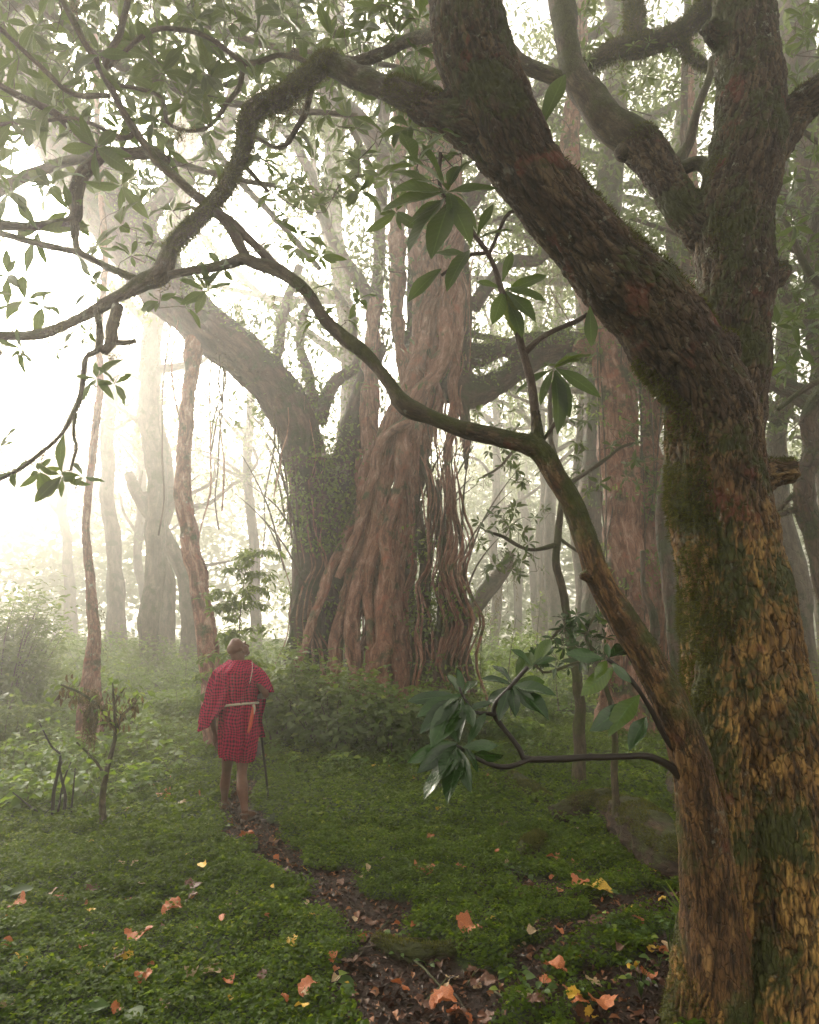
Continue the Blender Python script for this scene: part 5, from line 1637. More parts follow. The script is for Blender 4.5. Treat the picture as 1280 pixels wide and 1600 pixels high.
def seedling(label, px_, py_, n, L, spread, h, m='herb', name='ground_plant', group=None, tpl='round', ratio=0.7):
    g = G(px_, py_)
    t = thing(name, label, 'plant', g, group)
    sb, lf = Bag(), Bag()
    for k in range(n):
        ang = k * 2.4 + R.random()
        e = g + np.array([math.cos(ang) * spread * R.uniform(0.4, 1), math.sin(ang) * spread * R.uniform(0.4, 1), h * R.uniform(0.5, 1)])
        tube(sb, [g, (g + e) / 2 + [0, 0, h * 0.25], e], [0.002, 0.0016, 0.001], seg=4, step=0.03)
        l = L * R.uniform(0.7, 1.2)
        leaves(lf, [e], [[math.cos(ang), math.sin(ang), R.uniform(-0.3, 0.3)]], [[R.normal(0, .2), -0.25, 1]], [l], [l * ratio], 'big' if L > 0.1 else tpl, 0.2, 0.2)
    part('stem', sb.mesh('stem', g), M['herb'], t)['kind'] = 'stuff'
    part('foliage', lf.mesh('foliage', g), M[m], t)


seedling('shiny round leaved plant low at the left among the creeping leaves', 148, 1448, 4, 0.07, 0.05, 0.04, m='leaf_wet')
seedling('broad dark leaves at the bottom edge left of centre', 200, 1592, 5, 0.12, 0.08, 0.07)
seedling('dark broad leaves at the left edge near the bottom', -5, 1425, 6, 0.13, 0.12, 0.1)
seedling('seedling with round leaves left of the earth path', 212, 1400, 5, 0.085, 0.07, 0.05)
seedling('pair of broad leaves among ground cover near the bottom centre', 520, 1545, 4, 0.09, 0.07, 0.04)
seedling('little plant in the moss below the standing man', 335, 1315, 6, 0.06, 0.08, 0.05)
seedling('small upright plant with paired leaves right of the shining twig', 800, 1135, 5, 0.16, 0.12, 0.15)
seedling('fresh plant at the foot of the small fallen log', 815, 1375, 8, 0.05, 0.1, 0.09)
seedling('slim seedling beside the bottom left of the thick trunk', 1048, 1500, 12, 0.035, 0.04, 0.2)
seedling('leafy seedling between earth path and the thick trunk', 1002, 1560, 14, 0.035, 0.07, 0.15)
seedling('small leaf cluster beside the roots at the bottom', 955, 1470, 9, 0.035, 0.06, 0.12)
seedling('green shoots standing in front of the mossy log', 940, 1290, 6, 0.05, 0.05, 0.14)
for k in range(46):
    a_, b_ = R.uniform(0, 1050), R.uniform(1290, 1590)
    seedling('small green seedling ' + zone(a_, b_), a_, b_, R.integers(3, 7), R.uniform(0.03, 0.06), 0.05, 0.05, group='seedlings in the ground cover')

# half dead plants at the left
g = G(165, 1298)
t = thing('withered_plant', 'withered upright plant with drooping brown leaves at the left, taller of the two', 'plant', g)
d0 = g[1]
for k, l in enumerate([[(163, 1302, 6, d0), (160, 1250, 5, d0), (168, 1200, 4, d0), (180, 1150, 3, d0), (178, 1100, 2, d0), (176, 1065, 1, d0)],
          [(180, 1150, 3, d0), (190, 1120, 2.5, d0), (205, 1105, 2, d0), (218, 1088, 1, d0)], [(180, 1140, 2.5, d0), (160, 1110, 2, d0), (130, 1085, 2, d0 - 0.1), (95, 1070, 1.5, d0 - 0.2)],
          [(168, 1220, 2.5, d0), (150, 1190, 2, d0), (120, 1160, 1.5, d0)], [(178, 1100, 1.5, d0), (195, 1075, 1, d0)]]):
    bag = Bag()
    pts, rad = px_line(l)
    tube(bag, pts, rad, seg=7, step=0.02, wob=0.2, wf=60)
    part('stem', bag.mesh('stem', g), M['bark_branch'], t)
lf = Bag()
for (a, b, n) in [(105, 1075, 34), (120, 1085, 30), (140, 1095, 30), (160, 1100, 24), (178, 1085, 16), (190, 1105, 20), (205, 1100, 18), (215, 1090, 14), (170, 1120, 24), (180, 1130, 14)]:
    c_ = np.repeat(P(a, b, d0)[None], n, 0) + R.normal(0, 0.045, (n, 3))
    leaves(lf, c_, R.normal(0, 0.3, (n, 3)) + [0, 0, -1], R.normal(0, 1, (n, 3)), R.uniform(0.04, 0.09, n), R.uniform(0.015, 0.03, n), 'small', 0.4, 0.5)
part('foliage', lf.mesh('foliage', g), M['dry'], t)
lf = Bag()
for (a, b, n) in [(95, 1072, 12), (130, 1088, 14), (176, 1068, 16), (200, 1092, 14), (216, 1084, 14), (160, 1120, 12), (186, 1135, 12), (125, 1160, 12), (150, 1195, 10)]:
    c_ = np.repeat(P(a, b, d0)[None], n, 0) + R.normal(0, 0.07, (n, 3))
    leaves(lf, c_, R.normal(0, 1, (n, 3)) * [1, 1, 0.4] + [0, 0, -0.3], R.normal(0, 0.5, (n, 3)) + [0, -0.2, 1], R.uniform(0.05, 0.10, n), R.uniform(0.025, 0.045, n), 'mid', 0.4, 0.3)
part('foliage', lf.mesh('foliage', g), M['herb'], t, label='fresh green leaves among the withered ones')
bag = Bag()
for k in range(40):
    beard(bag, P(R.uniform(138, 152), R.uniform(1075, 1120), d0), 0.35, 2, 0.02, size=0.02)
part('hanging_moss', bag.mesh('hanging_moss', g), M['beard'], t)
g = G(92, 1284)
t = thing('dead_stems', 'bundle of thin dark bare stems with a few leaves at the lower left', 'plant', g)
d0 = g[1]
for l in [[(82, 1285, 3, d0), (84, 1240, 3, d0), (90, 1210, 2.5, d0), (94, 1180, 2, d0), (80, 1165, 1.5, d0), (62, 1130, 1, d0)], [(98, 1285, 3, d0), (102, 1245, 2.5, d0), (94, 1205, 2, d0), (96, 1190, 2, d0)], [(88, 1284, 2, d0), (100, 1220, 1.5, d0), (116, 1180, 1, d0)],
          [(84, 1284, 2, d0), (50, 1262, 1.5, d0), (20, 1238, 1, d0)], [(110, 1282, 2, d0), (114, 1240, 1.5, d0), (118, 1200, 1, d0)]]:
    bag = Bag()
    pts, rad = px_line(l)
    tube(bag, pts, rad, seg=6, step=0.02)
    part('stem', bag.mesh('stem', g), M['stick'], t)
lf = Bag()
for (a, b, n) in [(64, 1135, 8), (96, 1180, 10), (118, 1190, 8), (80, 1165, 6)]:
    c_ = np.repeat(P(a, b, d0)[None], n, 0) + R.normal(0, 0.06, (n, 3))
    leaves(lf, c_, R.normal(0, 1, (n, 3)) * [1, 1, 0.3], R.normal(0, .4, (n, 3)) + [0, 0, 1], R.uniform(0.05, 0.09, n), 0.05, 'round', 0.3, 0.2)
part('foliage', lf.mesh('foliage', g), M['herb'], t)

for (a_, b_, n_) in [(40, 1270, 80), (130, 1262, 70), (205, 1235, 60), (70, 1215, 80), (20, 1190, 90), (150, 1190, 60), (232, 1185, 50), (110, 1140, 70), (30, 1130, 80), (215, 1150, 40), (275, 1215, 30)]:
    g = G(a_, b_)
    shrub('leafy_herb', 'large leaved pale green herb among the bare stems at the left', (g[0], g[1]), 0.36, 0.36, n_, 0.12, m='herb', stems=9, ratio=0.7, tpl='round', group='large leaved herbs at the left', cat='plant', stemr=0.004)

# arching twig with leaves entering from the left edge
g = G(-60, 1230)
t = thing('leafy_shoot', 'leafy shoot reaching in from the left edge above the herbs', 'plant', g)
bag = Bag()
pts = [g, P(-50, 1150, g[1]), P(-20, 1100, g[1]), P(30, 1088, g[1])]
p, r = tube(bag, pts, [0.008, 0.006, 0.004, 0.002], seg=6, step=0.04)
part('stem', bag.mesh('stem', g), M['twig'], t)
lf = Bag()
n = 40
leaves(lf, p[R.integers(len(p) // 2, len(p), n)], R.normal(0, 1, (n, 3)) * [1, 1, 0.35], R.normal(0, .3, (n, 3)) + [0, 0, 1], R.uniform(0.08, 0.15, n), 0.05, 'mid', 0.3, 0.2)
part('foliage', lf.mesh('foliage', g), M['leaf'], t)

# ---------------------------------------------------------------- logs, mossy humps, sticks
def log_(name, label, cat, L, m, voxel=0.012, amp=0.012, mossn=3000, side=0.3, warp=0.02):
    L2 = []
    for a, b, h, d in L:
        if G(a, b + h * 0.5)[1] < 9:
            d = G(a, b + h * 0.75)[1] + 0.03
        L2.append((a, b, h, d))
    pts, rad = px_line(L2)
    B = pts[0].copy()
    B[2] = gz1(B[0], B[1])
    o, co, no = fused(name, [(pts, rad)], voxel, 0.03, amp, bark=(16, 16, 5), seg=14, smooth=3, origin=B, warp=warp, rough=0.35)
    t = thing(name, label, cat, B)
    part('wood', o, M[m], t)
    bag = Bag()
    fuzz(bag, co, no, mossn, (no[:, 2] > 0.35) & (fbm(co * 4, 3) > -0.05), L=(0.008, 0.025), W=0.005)
    part('moss', bag.mesh('moss', B), M['moss'], t)


def gl(px_, py_, dz=0.0):
    g = G(px_, py_)
    return g[1]


log_('fallen_log', 'short mossy log lying on the grass below the shining wet twig', 'log', [(800, 1216, 13, 5.05), (822, 1230, 16, 5.0), (845, 1245, 14, 4.95), (872, 1262, 9, 4.9)], 'log', side=0)
log_('fallen_log', 'broken mossy log lying left of the big dark rounded stump', 'log', [(862, 1276, 16, 4.75), (895, 1268, 20, 4.7), (925, 1256, 20, 4.75), (955, 1250, 18, 4.8)], 'log')
log_('tree_stump', 'big dark rounded mossy stump beside the foot of the thick trunk', 'stump', [(950, 1268, 22, 4.5), (985, 1285, 38, 4.35), (1025, 1312, 46, 4.2), (1070, 1345, 46, 4.05), (1120, 1370, 40, 3.9)], 'log', mossn=8000)
log_('mossy_stump', 'little moss covered hump on the ground below the broken log', 'stump', [(808, 1345, 8, 4.2), (826, 1328, 18, 4.2), (845, 1312, 14, 4.25)], 'log', mossn=6000)
log_('broken_log', 'wet dark piece of rotten wood lying in the middle of the earth path', 'log', [(585, 1472, 14, 3.42), (640, 1490, 17, 3.4), (700, 1488, 14, 3.38), (745, 1478, 8, 3.4)], 'log', mossn=1200)
log_('fallen_root', 'mossy root running down beside the lower left of the thick trunk', 'root', [(1060, 1215, 18, 3.5), (1075, 1270, 20, 3.45), (1090, 1340, 22, 3.35), (1100, 1420, 26, 3.3)], 'log', mossn=3000)

bag = Bag()
sticks = [((670, 1350), (715, 1332), 'thin twig lying left of centre in the moss'), ((712, 1332), (750, 1390), 'curved brown twig lying on the moss at the centre'), ((742, 1380), (775, 1400), 'short pale stick lying on the moss right of centre'),
          ((855, 1405), (880, 1388), 'short dark stick right of the mossy hump'), ((730, 1545), (772, 1515), 'pale bent stick near the bottom centre'), ((772, 1555), (812, 1595), 'straight reddish stick at the bottom centre'),
          ((560, 1488), (690, 1470), 'long pale stick across the earth path'), ((955, 1300), (985, 1330), 'thin bare twig standing by the dark stump'), ((940, 1275), (972, 1252), 'pale broken twig on top of the broken log'),
          ((100, 1420), (145, 1380), 'thin grey stalk in the ground cover at the left'), ((610, 1440), (560, 1500), 'dark stick beside the rotten wood on the path'), ((690, 1545), (730, 1590), 'dark wet stick low on the earth path'),
          ((545, 1440), (530, 1490), 'dark curled strip of bark left of the path'), ((660, 1575), (700, 1530), 'thick wet stick at the bottom of the path'), ((640, 1500), (700, 1560), 'brown stick pointing down the path'), ((835, 1360), (805, 1345), 'red brown twig by the mossy hump')]
for (a, b, lab) in sticks:
    g0, g1 = G(*a), G(*b)
    m_ = (g0 + g1) / 2 + [R.normal(0, 0.02), R.normal(0, 0.02), 0.02]
    bag = Bag()
    r0 = R.uniform(0.004, 0.008)
    tube(bag, [g0 + [0, 0, 0.012], m_ + [0, 0, 0.012], g1 + [0, 0, 0.015]], [r0, r0 * 0.8, r0 * 0.5], seg=7, step=0.015, wob=0.35, wf=90)
    tag(part('stick', bag.mesh('stick', (0, 0, 0)), M['bark_branch'] if r0 > 0.006 else M['twig']), label=lab, cat='stick')

# litter on the path: uncountable crumbs of bark and rotten leaves
n = 70000
x, y = sector(n, 2.7, 8.5)
ok = pathmask(x, y) > 0.25 + 0.5 * R.random(n)
x, y = x[ok], y[ok]
n = len(x)
bag = Bag()
l = R.uniform(0.01, 0.06, n) * R.random(n) ** 0.8 + 0.005
leaves(bag, np.stack([x, y, gz(x, y) + R.uniform(0.002, 0.02, n)], 1), np.stack([R.normal(0, 1, n), R.normal(0, 1, n), R.normal(0, .25, n)], 1), np.stack([R.normal(0, .5, n), R.normal(0, .5, n), np.ones(n)], 1), l, l * R.uniform(0.2, 0.8, n), 'small', 0.3, 0.5)
s = NT('litter')
rn = s.attr('rnd').outputs['Fac']
s.pbr(s.ramp(rn, [(0.0, (0.012, 0.006, 0.004)), (0.55, (0.045, 0.019, 0.010)), (0.8, (0.11, 0.042, 0.02)), (0.97, (0.26, 0.11, 0.045))]), 0.55, None, 0.25)
tag(part('leaf_litter', bag.mesh('leaf_litter'), s.m), kind='stuff', label='dark wet leaf litter and bark crumbs on the earth path')


# fallen leaves, each one an object
def fallen_mesh(seed, kind):
    rr = np.random.default_rng(seed)
    nr_, na = 6, 36
    th = np.linspace(0, 2 * math.pi, na, endpoint=False)
    if kind == 'lobed':
        rad = 0.80 + 0.14 * np.abs(np.cos(th * 2.5 + rr.random() * 3)) + 0.05 * rr.normal(size=na) + 0.05 * np.cos(th * 9 + rr.random() * 6)
        rad = rad * (1 + 0.2 * np.cos(th))
    else:
        rad = 1 / np.sqrt((np.cos(th) / 1.0) ** 2 + (np.sin(th) / 0.55) ** 2) * (1 + 0.04 * rr.normal(size=na))
    V, Fq = [(0, 0, 0)], []
    for i in range(1, nr_ + 1):
        q = i / nr_
        for a, r_ in zip(th, rad):
            x_, y_ = math.cos(a) * r_ * q, math.sin(a) * r_ * q
            z_ = 0.28 * q * q * (0.6 * math.cos(2 * a + seed) + 0.5 * math.cos(3 * a + seed * 2)) + 0.35 * y_ * y_ - 0.1 * x_ * x_ + 0.05 * rr.normal() * q
            V.append((x_, y_, z_))
    V = np.array(V)
    V[:, 2] -= V[:, 2].min() * 0.7
    tri = np.array([(0, 1 + j, 1 + (j + 1) % na) for j in range(na)])
    quad = np.array([(1 + i * na + j, 1 + (i + 1) * na + j, 1 + (i + 1) * na + (j + 1) % na, 1 + i * na + (j + 1) % na) for i in range(nr_ - 1) for j in range(na)])
    b_ = Bag()
    b_.add(V * 0.5, tri)
    b_.V.append(np.zeros((0, 3)))
    b_.add(V * 0.5, quad)
    # petiole
    tube(Bag(), [(0, 0, 0), (0.1, 0, 0)], [0.01, 0.01])
    me_ = b_.mesh('fallen_leaf')
    return me_


FM = {}
for m_ in ('f_orange', 'f_yellow', 'f_brown', 'f_pale'):
    for k in range(3):
        me_ = fallen_mesh(k * 3 + len(m_), 'lobed' if k != 1 else 'oval')
        me_.materials.append(M[m_])
        FM[m_, k] = me_
FL = [(728, 1468, 0.13, 'f_orange', 0, 'orange-red crumpled leaf right of the path, alone on the green'), (935, 1405, 0.17, 'f_yellow', 1, 'long yellow leaf lying below the dark stump'), (910, 1395, 0.11, 'f_orange', 2, 'orange leaf touching the long yellow one'),
      (452, 1492, 0.075, 'f_yellow', 0, 'bright yellow round leaf left of the path'), (220, 1480, 0.13, 'f_orange', 2, 'reddish orange curled leaf at the lower left'), (266, 1438, 0.12, 'f_orange', 0, 'rusty crumpled leaf just above the reddish orange curled one'),
      (298, 1398, 0.11, 'f_brown', 2, 'dark red-brown cupped leaf in the ground cover'), (316, 1365, 0.09, 'f_yellow', 1, 'narrow yellow leaf stuck upright in the ground cover'), (92, 1418, 0.07, 'f_orange', 1, 'small orange leaf at the left'),
      (296, 1540, 0.10, 'f_pale', 1, 'pale and black curled strip-like leaf at the bottom left'), (625, 1562, 0.085, 'f_orange', 1, 'orange leaf at the bottom centre on the path'), (690, 1590, 0.12, 'f_orange', 0, 'big orange leaf cut by the bottom edge'),
      (870, 1535, 0.10, 'f_orange', 2, 'dark orange leaf among seedlings near the bottom'), (930, 1558, 0.075, 'f_pale', 0, 'pale beige leaf left of the foot of the thick trunk'), (908, 1590, 0.09, 'f_orange', 1, 'orange leaf at the bottom left of the foot of the trunk'),
      (945, 1592, 0.11, 'f_orange', 2, 'orange torn leaf at the bottom edge beside the trunk'), (832, 1473, 0.08, 'f_pale', 1, 'pale pink leaf right of the orange-red crumpled leaf'), (865, 1353, 0.09, 'f_orange', 1, 'orange leaf beside the mossy hump'),
      (252, 1252, 0.16, 'f_orange', 1, 'orange-yellow leaf in the grass left of the man'), (587, 1206, 0.15, 'f_yellow', 1, 'yellow leaf lying in the grass right of the man'), (388, 1318, 0.12, 'f_orange', 2, 'orange leaf below the feet of the man'),
      (212, 1362, 0.07, 'f_pale', 1, 'pale upright leaf at the left above the round leaved seedling'), (347, 1450, 0.06, 'f_orange', 1, 'small red-orange leaf left of the path'), (24, 1432, 0.12, 'f_orange', 2, 'orange leaf at the left edge'), (660, 1375, 0.13, 'f_orange', 0, 'rusty flat leaf on the moss at the centre'),
      (332, 1538, 0.09, 'f_pale', 2, 'pale folded leaf right of the strip-like one'), (160, 1530, 0.06, 'f_yellow', 1, 'little orange-yellow leaf at the bottom left'), (480, 1568, 0.09, 'f_orange', 0, 'dark orange leaf near the bottom left of the path'),
      (440, 1375, 0.10, 'f_brown', 1, 'shiny dark red leaf at the left border of the path'), (758, 1218, 0.10, 'f_orange', 1, 'small orange leaf below the shining wet twig'), (905, 1165, 0.14, 'f_brown', 0, 'dark red leaf at the foot of the root-wrapped tree'), (117, 1228, 0.1, 'f_yellow', 2, 'yellow leaf caught among the bare stems at the left')]
k = 0
for (a, b, sz, m_, v_, lab) in FL:
    g = G(a, b)
    o = part('fallen_leaf', FM[m_, v_], None)
    o.location = (g[0], g[1], g[2] + 0.055)
    o.scale = (sz * 1.2,) * 3
    o.rotation_euler = (R.normal(0.15, 0.25), R.normal(0, 0.25), R.uniform(0, 6.28))
    tag(o, label=lab, cat='leaf')
LABS = {'f_orange': 'orange leaf', 'f_yellow': 'yellow leaf', 'f_brown': 'dark brown leaf', 'f_pale': 'pale leaf'}
cnt = 0
while cnt < 190:
    a, b = R.uniform(-10, 1090), 1600 - 420 * R.random() ** 1.2
    g = G(a, b)
    on = pathmask(np.array([g[0]]), np.array([g[1]]))[0]
    if R.random() > 0.32 + 0.68 * on:
        continue
    m_ = R.choice(['f_brown', 'f_brown', 'f_brown', 'f_orange', 'f_pale', 'f_yellow'] if on > 0.4 else ['f_orange', 'f_pale', 'f_brown', 'f_yellow'])
    o = part('fallen_leaf', FM[m_, int(R.integers(0, 3))], None)
    o.location = (g[0], g[1], g[2] + (0.015 if on > 0.4 else 0.055))
    sz = R.uniform(0.03, 0.09) if m_ != 'f_brown' else R.uniform(0.05, 0.12)
    o.scale = (sz, sz * R.uniform(0.6, 1), sz)
    o.rotation_euler = (R.normal(0.1, 0.3), R.normal(0, 0.3), R.uniform(0, 6.28))
    tag(o, label=('smaller ' if sz < 0.065 else 'larger ') + LABS[m_] + ' ' + zone(a, b), cat='leaf', group='fallen leaves scattered on the floor')
    cnt += 1

# grass tuft
g = G(1078, 1325)
g[1] = 3.7
g = np.array([P(1078, 1325, 3.8)[0], 3.8, gz1(P(1078, 1325, 3.8)[0], 3.8)])
bag = Bag()
for k in range(12):
    e = g + np.array([-R.uniform(0.02, 0.14), R.normal(0, 0.05), 0.1])
    leaves(bag, [g + R.normal(0, 0.01, 3)], [[-R.uniform(0.1, 0.7), R.normal(0, 0.3), 1]], [[0.3, -1, 0.3]], [R.uniform(0.15, 0.3)], [0.012], 'mid', 0.3, 0.2)
tag(part('grass_tuft', bag.mesh('grass_tuft'), M['herb']), label='tuft of long grass blades leaning on the foot of the thick trunk', cat='grass')
print('plants done')

# ---------------------------------------------------------------- the man
YM = 6.95
gl_, gr_ = P(351, 1257, 7.25), P(383, 1281, 6.78)
gl_[2], gr_[2] = gz1(gl_[0], gl_[1]), gz1(gr_[0], gr_[1])
PB = np.array([(gl_[0] + gr_[0]) / 2, (gl_[1] + gr_[1]) / 2, (gl_[2] + gr_[2]) / 2])
man = thing('person', 'man in a red checked cloak seen from behind, looking up, leaning on a stick', 'person', PB)
J = lambda a, b, d=YM: P(a, b, d)
pel = J(371, 1140)
parts_ = []
ankL = gl_ + [0, -0.02, 0.085]
ankR = gr_ + [0, -0.02, 0.085]
kneeL = J(354, 1207, 7.10)
kneeR = J(378, 1208, 6.88)


def ell(c, ax_, r, n=10):
    """ellipsoid as a fat short tube along ax_"""
    ax_ = unit(np.asarray(ax_, float))
    t = np.linspace(-0.97, 0.97, n)
    return np.array([c + ax_ * r[0] * q for q in t]), np.array([r[1] * math.sqrt(1 - q * q) for q in t])


parts_ += [([J(361, 1145), J(357, 1175, 7.0), kneeL, (kneeL * 0.62 + ankL * 0.38) + [0, -0.02, 0], ankL * 0.8 + kneeL * 0.2, ankL], [0.075, 0.064, 0.047, 0.052, 0.034, 0.031]),
           ([J(381, 1145), J(380, 1178, 6.92), kneeR, (kneeR * 0.62 + ankR * 0.38) + [0, -0.025, 0], ankR * 0.8 + kneeR * 0.2, ankR], [0.08, 0.07, 0.048, 0.055, 0.036, 0.032]),
           ([gl_ + [0, -0.05, 0.035], gl_ + [0, 0.02, 0.045], gl_ + [-0.01, 0.11, 0.03], gl_ + [-0.02, 0.17, 0.025]], [0.028, 0.036, 0.034, 0.022]), ([ankL, gl_ + [0, 0.01, 0.04]], [0.032, 0.036]),
           ([gr_ + [0, -0.05, 0.035], gr_ + [0.01, 0.02, 0.045], gr_ + [0.03, 0.11, 0.03], gr_ + [0.045, 0.17, 0.025]], [0.028, 0.036, 0.034, 0.022]), ([ankR, gr_ + [0, 0.01, 0.04]], [0.032, 0.036]),
           ([pel, J(371, 1115), J(371, 1090), J(371, 1065), J(372, 1048)], [0.105, 0.10, 0.11, 0.115, 0.085]),
           ([J(345, 1053), J(372, 1050), J(396, 1051)], [0.055, 0.09, 0.055]),
           ([J(371, 1050), J(373, 1036), J(375, 1022, 6.97)], [0.06, 0.053, 0.05])]
# head: tilted back, turned to the right
hc = J(373, 1014, 6.97)
fwd = unit(np.array([0.62, 0.62, 0.42]))     # gaze up to the right
upv = unit(np.array([-0.35, -0.22, 0.9]) - (np.array([-0.35, -0.22, 0.9]) @ fwd) * fwd)
rgt = np.cross(fwd, upv)
parts_ += [ell(hc + upv * 0.025 - fwd * 0.01, upv, (0.092, 0.074)), ell(hc + upv * 0.025 - fwd * 0.025, fwd, (0.095, 0.073)), ([J(374, 1040), hc - fwd * 0.04 - upv * 0.03], [0.062, 0.064]), ell(hc + fwd * 0.03 - upv * 0.035, fwd, (0.07, 0.060)),
           ([hc + fwd * 0.05 - upv * 0.075, hc + fwd * 0.088 - upv * 0.08], [0.032, 0.022]),
           ([hc + fwd * 0.085 + upv * 0.018, hc + fwd * 0.108 - upv * 0.02, hc + fwd * 0.098 - upv * 0.03], [0.008, 0.014, 0.016]),
           ([hc + fwd * 0.082 - upv * 0.05 + rgt * 0.018, hc + fwd * 0.093 - upv * 0.05, hc + fwd * 0.082 - upv * 0.05 - rgt * 0.018], [0.008, 0.010, 0.008]),
           ([hc + fwd * 0.075 + upv * 0.03 + rgt * 0.035, hc + fwd * 0.088 + upv * 0.033, hc + fwd * 0.075 + upv * 0.03 - rgt * 0.035], [0.010, 0.012, 0.010])]
for sg in (1, -1):
    e0 = hc + rgt * sg * 0.078 - fwd * 0.005 - upv * 0.01
    parts_.append(([e0 - upv * 0.028, e0 + rgt * sg * 0.014 - fwd * 0.014, e0 + upv * 0.022 - fwd * 0.008 + rgt * sg * 0.008], [0.008, 0.013, 0.010]))
# arms
hR = J(404, 1088, 7.12)
parts_ += [([J(396, 1052), J(407, 1068, 6.92), J(415, 1084, 6.90), J(411, 1087, 7.0), hR], [0.05, 0.045, 0.036, 0.033, 0.023]),
           ([J(345, 1054), J(336, 1080), J(332, 1105, 6.92), J(333, 1130, 6.95), J(336, 1146, 7.0)], [0.05, 0.042, 0.035, 0.030, 0.022])]
hL = J(336, 1146, 7.0)
dn = unit(J(337, 1165, 7.02) - hL)
parts_.append(([hL, hL + dn * 0.05, hL + dn * 0.085], [0.022, 0.032, 0.028]))
for i, (off_, ln) in enumerate([(-0.024, 0.062), (-0.008, 0.074), (0.008, 0.07), (0.024, 0.055)]):
    b0 = hL + dn * 0.08 + np.array([0.2, 1, 0]) * off_
    parts_.append(([b0, b0 + dn * ln * 0.5 + [0.006, 0, 0], b0 + dn * ln + [0.018, 0.004, 0]], [0.0095, 0.009, 0.0075]))
parts_.append(([hL + dn * 0.03 + [0.012, 0.02, 0], hL + dn * 0.06 + [0.022, 0.042, 0], hL + dn * 0.095 + [0.02, 0.05, 0]], [0.012, 0.011, 0.009]))
# stick line and right hand closed round it
sB = P(420, 1246, 7.45)
sB[2] = gz1(sB[0], sB[1]) - 0.02
sT = J(401, 1066, 7.16)
sdv = unit(sT - sB)
hs_ = sB + sdv * ((hR - sB) @ sdv)
to = unit(hs_ - hR)
pc = hs_ - to * 0.035
parts_.append(([hR, pc - sdv * 0.0, pc + sdv * 0.02], [0.022, 0.030, 0.028]))
side_ = unit(np.cross(to, sdv))
for i in range(4):
    o_ = sdv * (0.03 - 0.02 * i)
    c_ = hs_ + o_
    parts_.append(([pc + o_ + side_ * 0.018, c_ + side_ * 0.026 - to * 0.004, c_ + to * 0.024 + side_ * 0.012, c_ + to * 0.024 - side_ * 0.012, c_ - side_ * 0.022], [0.011, 0.010, 0.0095, 0.009, 0.008]))
parts_.append(([pc - side_ * 0.016 + sdv * 0.03, hs_ - side_ * 0.024 + sdv * 0.045, hs_ + sdv * 0.06 + to * 0.014 - side_ * 0.012], [0.012, 0.010, 0.009]))
me, _, _ = fused('body', [(np.array(a), np.array(b)) for a, b in parts_], 0.0058, 0.012, 0.0004, seg=16, smooth=2, origin=PB)
part('body', me, M['skin'], man)


def garment(prof, hem_fn, top_py, m, name, d=YM, nth=96, nt_=46, depth=0.78, pleat=0.010, npl=9, th0=0.0, gap=None, off=0.0, label=None):
    """cloth hanging in folds round the body. prof: (py, left px, right px)"""
    prof = np.array(prof, float)
    V, UV = [], []
    for j in range(nth + 1):
        th = 2 * math.pi * j / nth
        cx_, sy = math.cos(th), math.sin(th)
        hem = hem_fn(cx_, sy)
        for i in range(nt_ + 1):
            t_ = i / nt_
            py_ = top_py + (hem - top_py) * t_
            l_, r_ = np.interp(py_, prof[:, 0], prof[:, 1]), np.interp(py_, prof[:, 0], prof[:, 2])
            c_ = J((l_ + r_) / 2, py_, d)
            hw = np.linalg.norm(J(r_, py_, d) - J(l_, py_, d)) / 2 + off
            dp = max(0.075, min(hw * depth, 0.185))
            k_ = pleat * (0.25 + t_ ** 0.7) * (math.sin(th * npl + 2.3 * t_ + 1.3 * math.sin(th * 2.3)) + 0.7 * math.sin(th * npl * 1.7 + 4 + 3 * t_))
            V.append(c_ + np.array([cx_ * (hw + k_), sy * (dp + k_), 0]))
            UV.append((0, c_[2]))
    V = np.array(V).reshape(nth + 1, nt_ + 1, 3)
    dd = np.linalg.norm(np.diff(V, axis=0), axis=2)
    u = np.concatenate([np.zeros((1, nt_ + 1)), np.cumsum(dd, 0)])
    dv = np.linalg.norm(np.diff(V, axis=1), axis=2)
    v = np.concatenate([np.zeros((nth + 1, 1)), np.cumsum(dv, 1)], 1)
    u = u - u[int(nth * 0.75)][None]
    Vf = V.reshape(-1, 3)
    Vf = Vf + np.stack([fbm(Vf * 9 + a * 7, 3) for a in range(3)], 1) * 0.012
    wob_ = fbm(Vf * 6 + 3, 2) * 0.035
    uv = np.stack([u.ravel() + wob_ + 0.25 * v.ravel() * (1 if name == 'cloak' else 0), v.ravel() + np.roll(wob_, 7)], 1)
    i_ = (np.arange(nth)[:, None] * (nt_ + 1) + np.arange(nt_)[None]).ravel()
    me_ = mesh_from(name, Vf - PB, [np.stack([i_, i_ + 1, i_ + nt_ + 2, i_ + nt_ + 1], 1)], uv=uv)
    o_ = part(name, me_, m, man, label)
    so = o_.modifiers.new('t', 'SOLIDIFY')
    so.thickness = 0.006
    return o_


tun = [(1034, 362, 388), (1042, 352, 396), (1050, 342, 404), (1062, 340, 405), (1085, 345, 400), (1101, 350, 397), (1125, 346, 400), (1150, 345, 401), (1175, 346, 398), (1190, 349, 393), (1200, 352, 391)]
garment(tun, lambda c_, s_: 1187 + 3 * c_, 1033, M['cloth'], 'tunic', pleat=0.015, npl=9, d=6.92, depth=0.98)
clk = [(1031, 363, 386), (1036, 356, 390), (1042, 347, 398), (1050, 339, 406), (1062, 334, 413), (1075, 331, 417), (1090, 328, 418), (1110, 321, 412), (1138, 315, 402)]


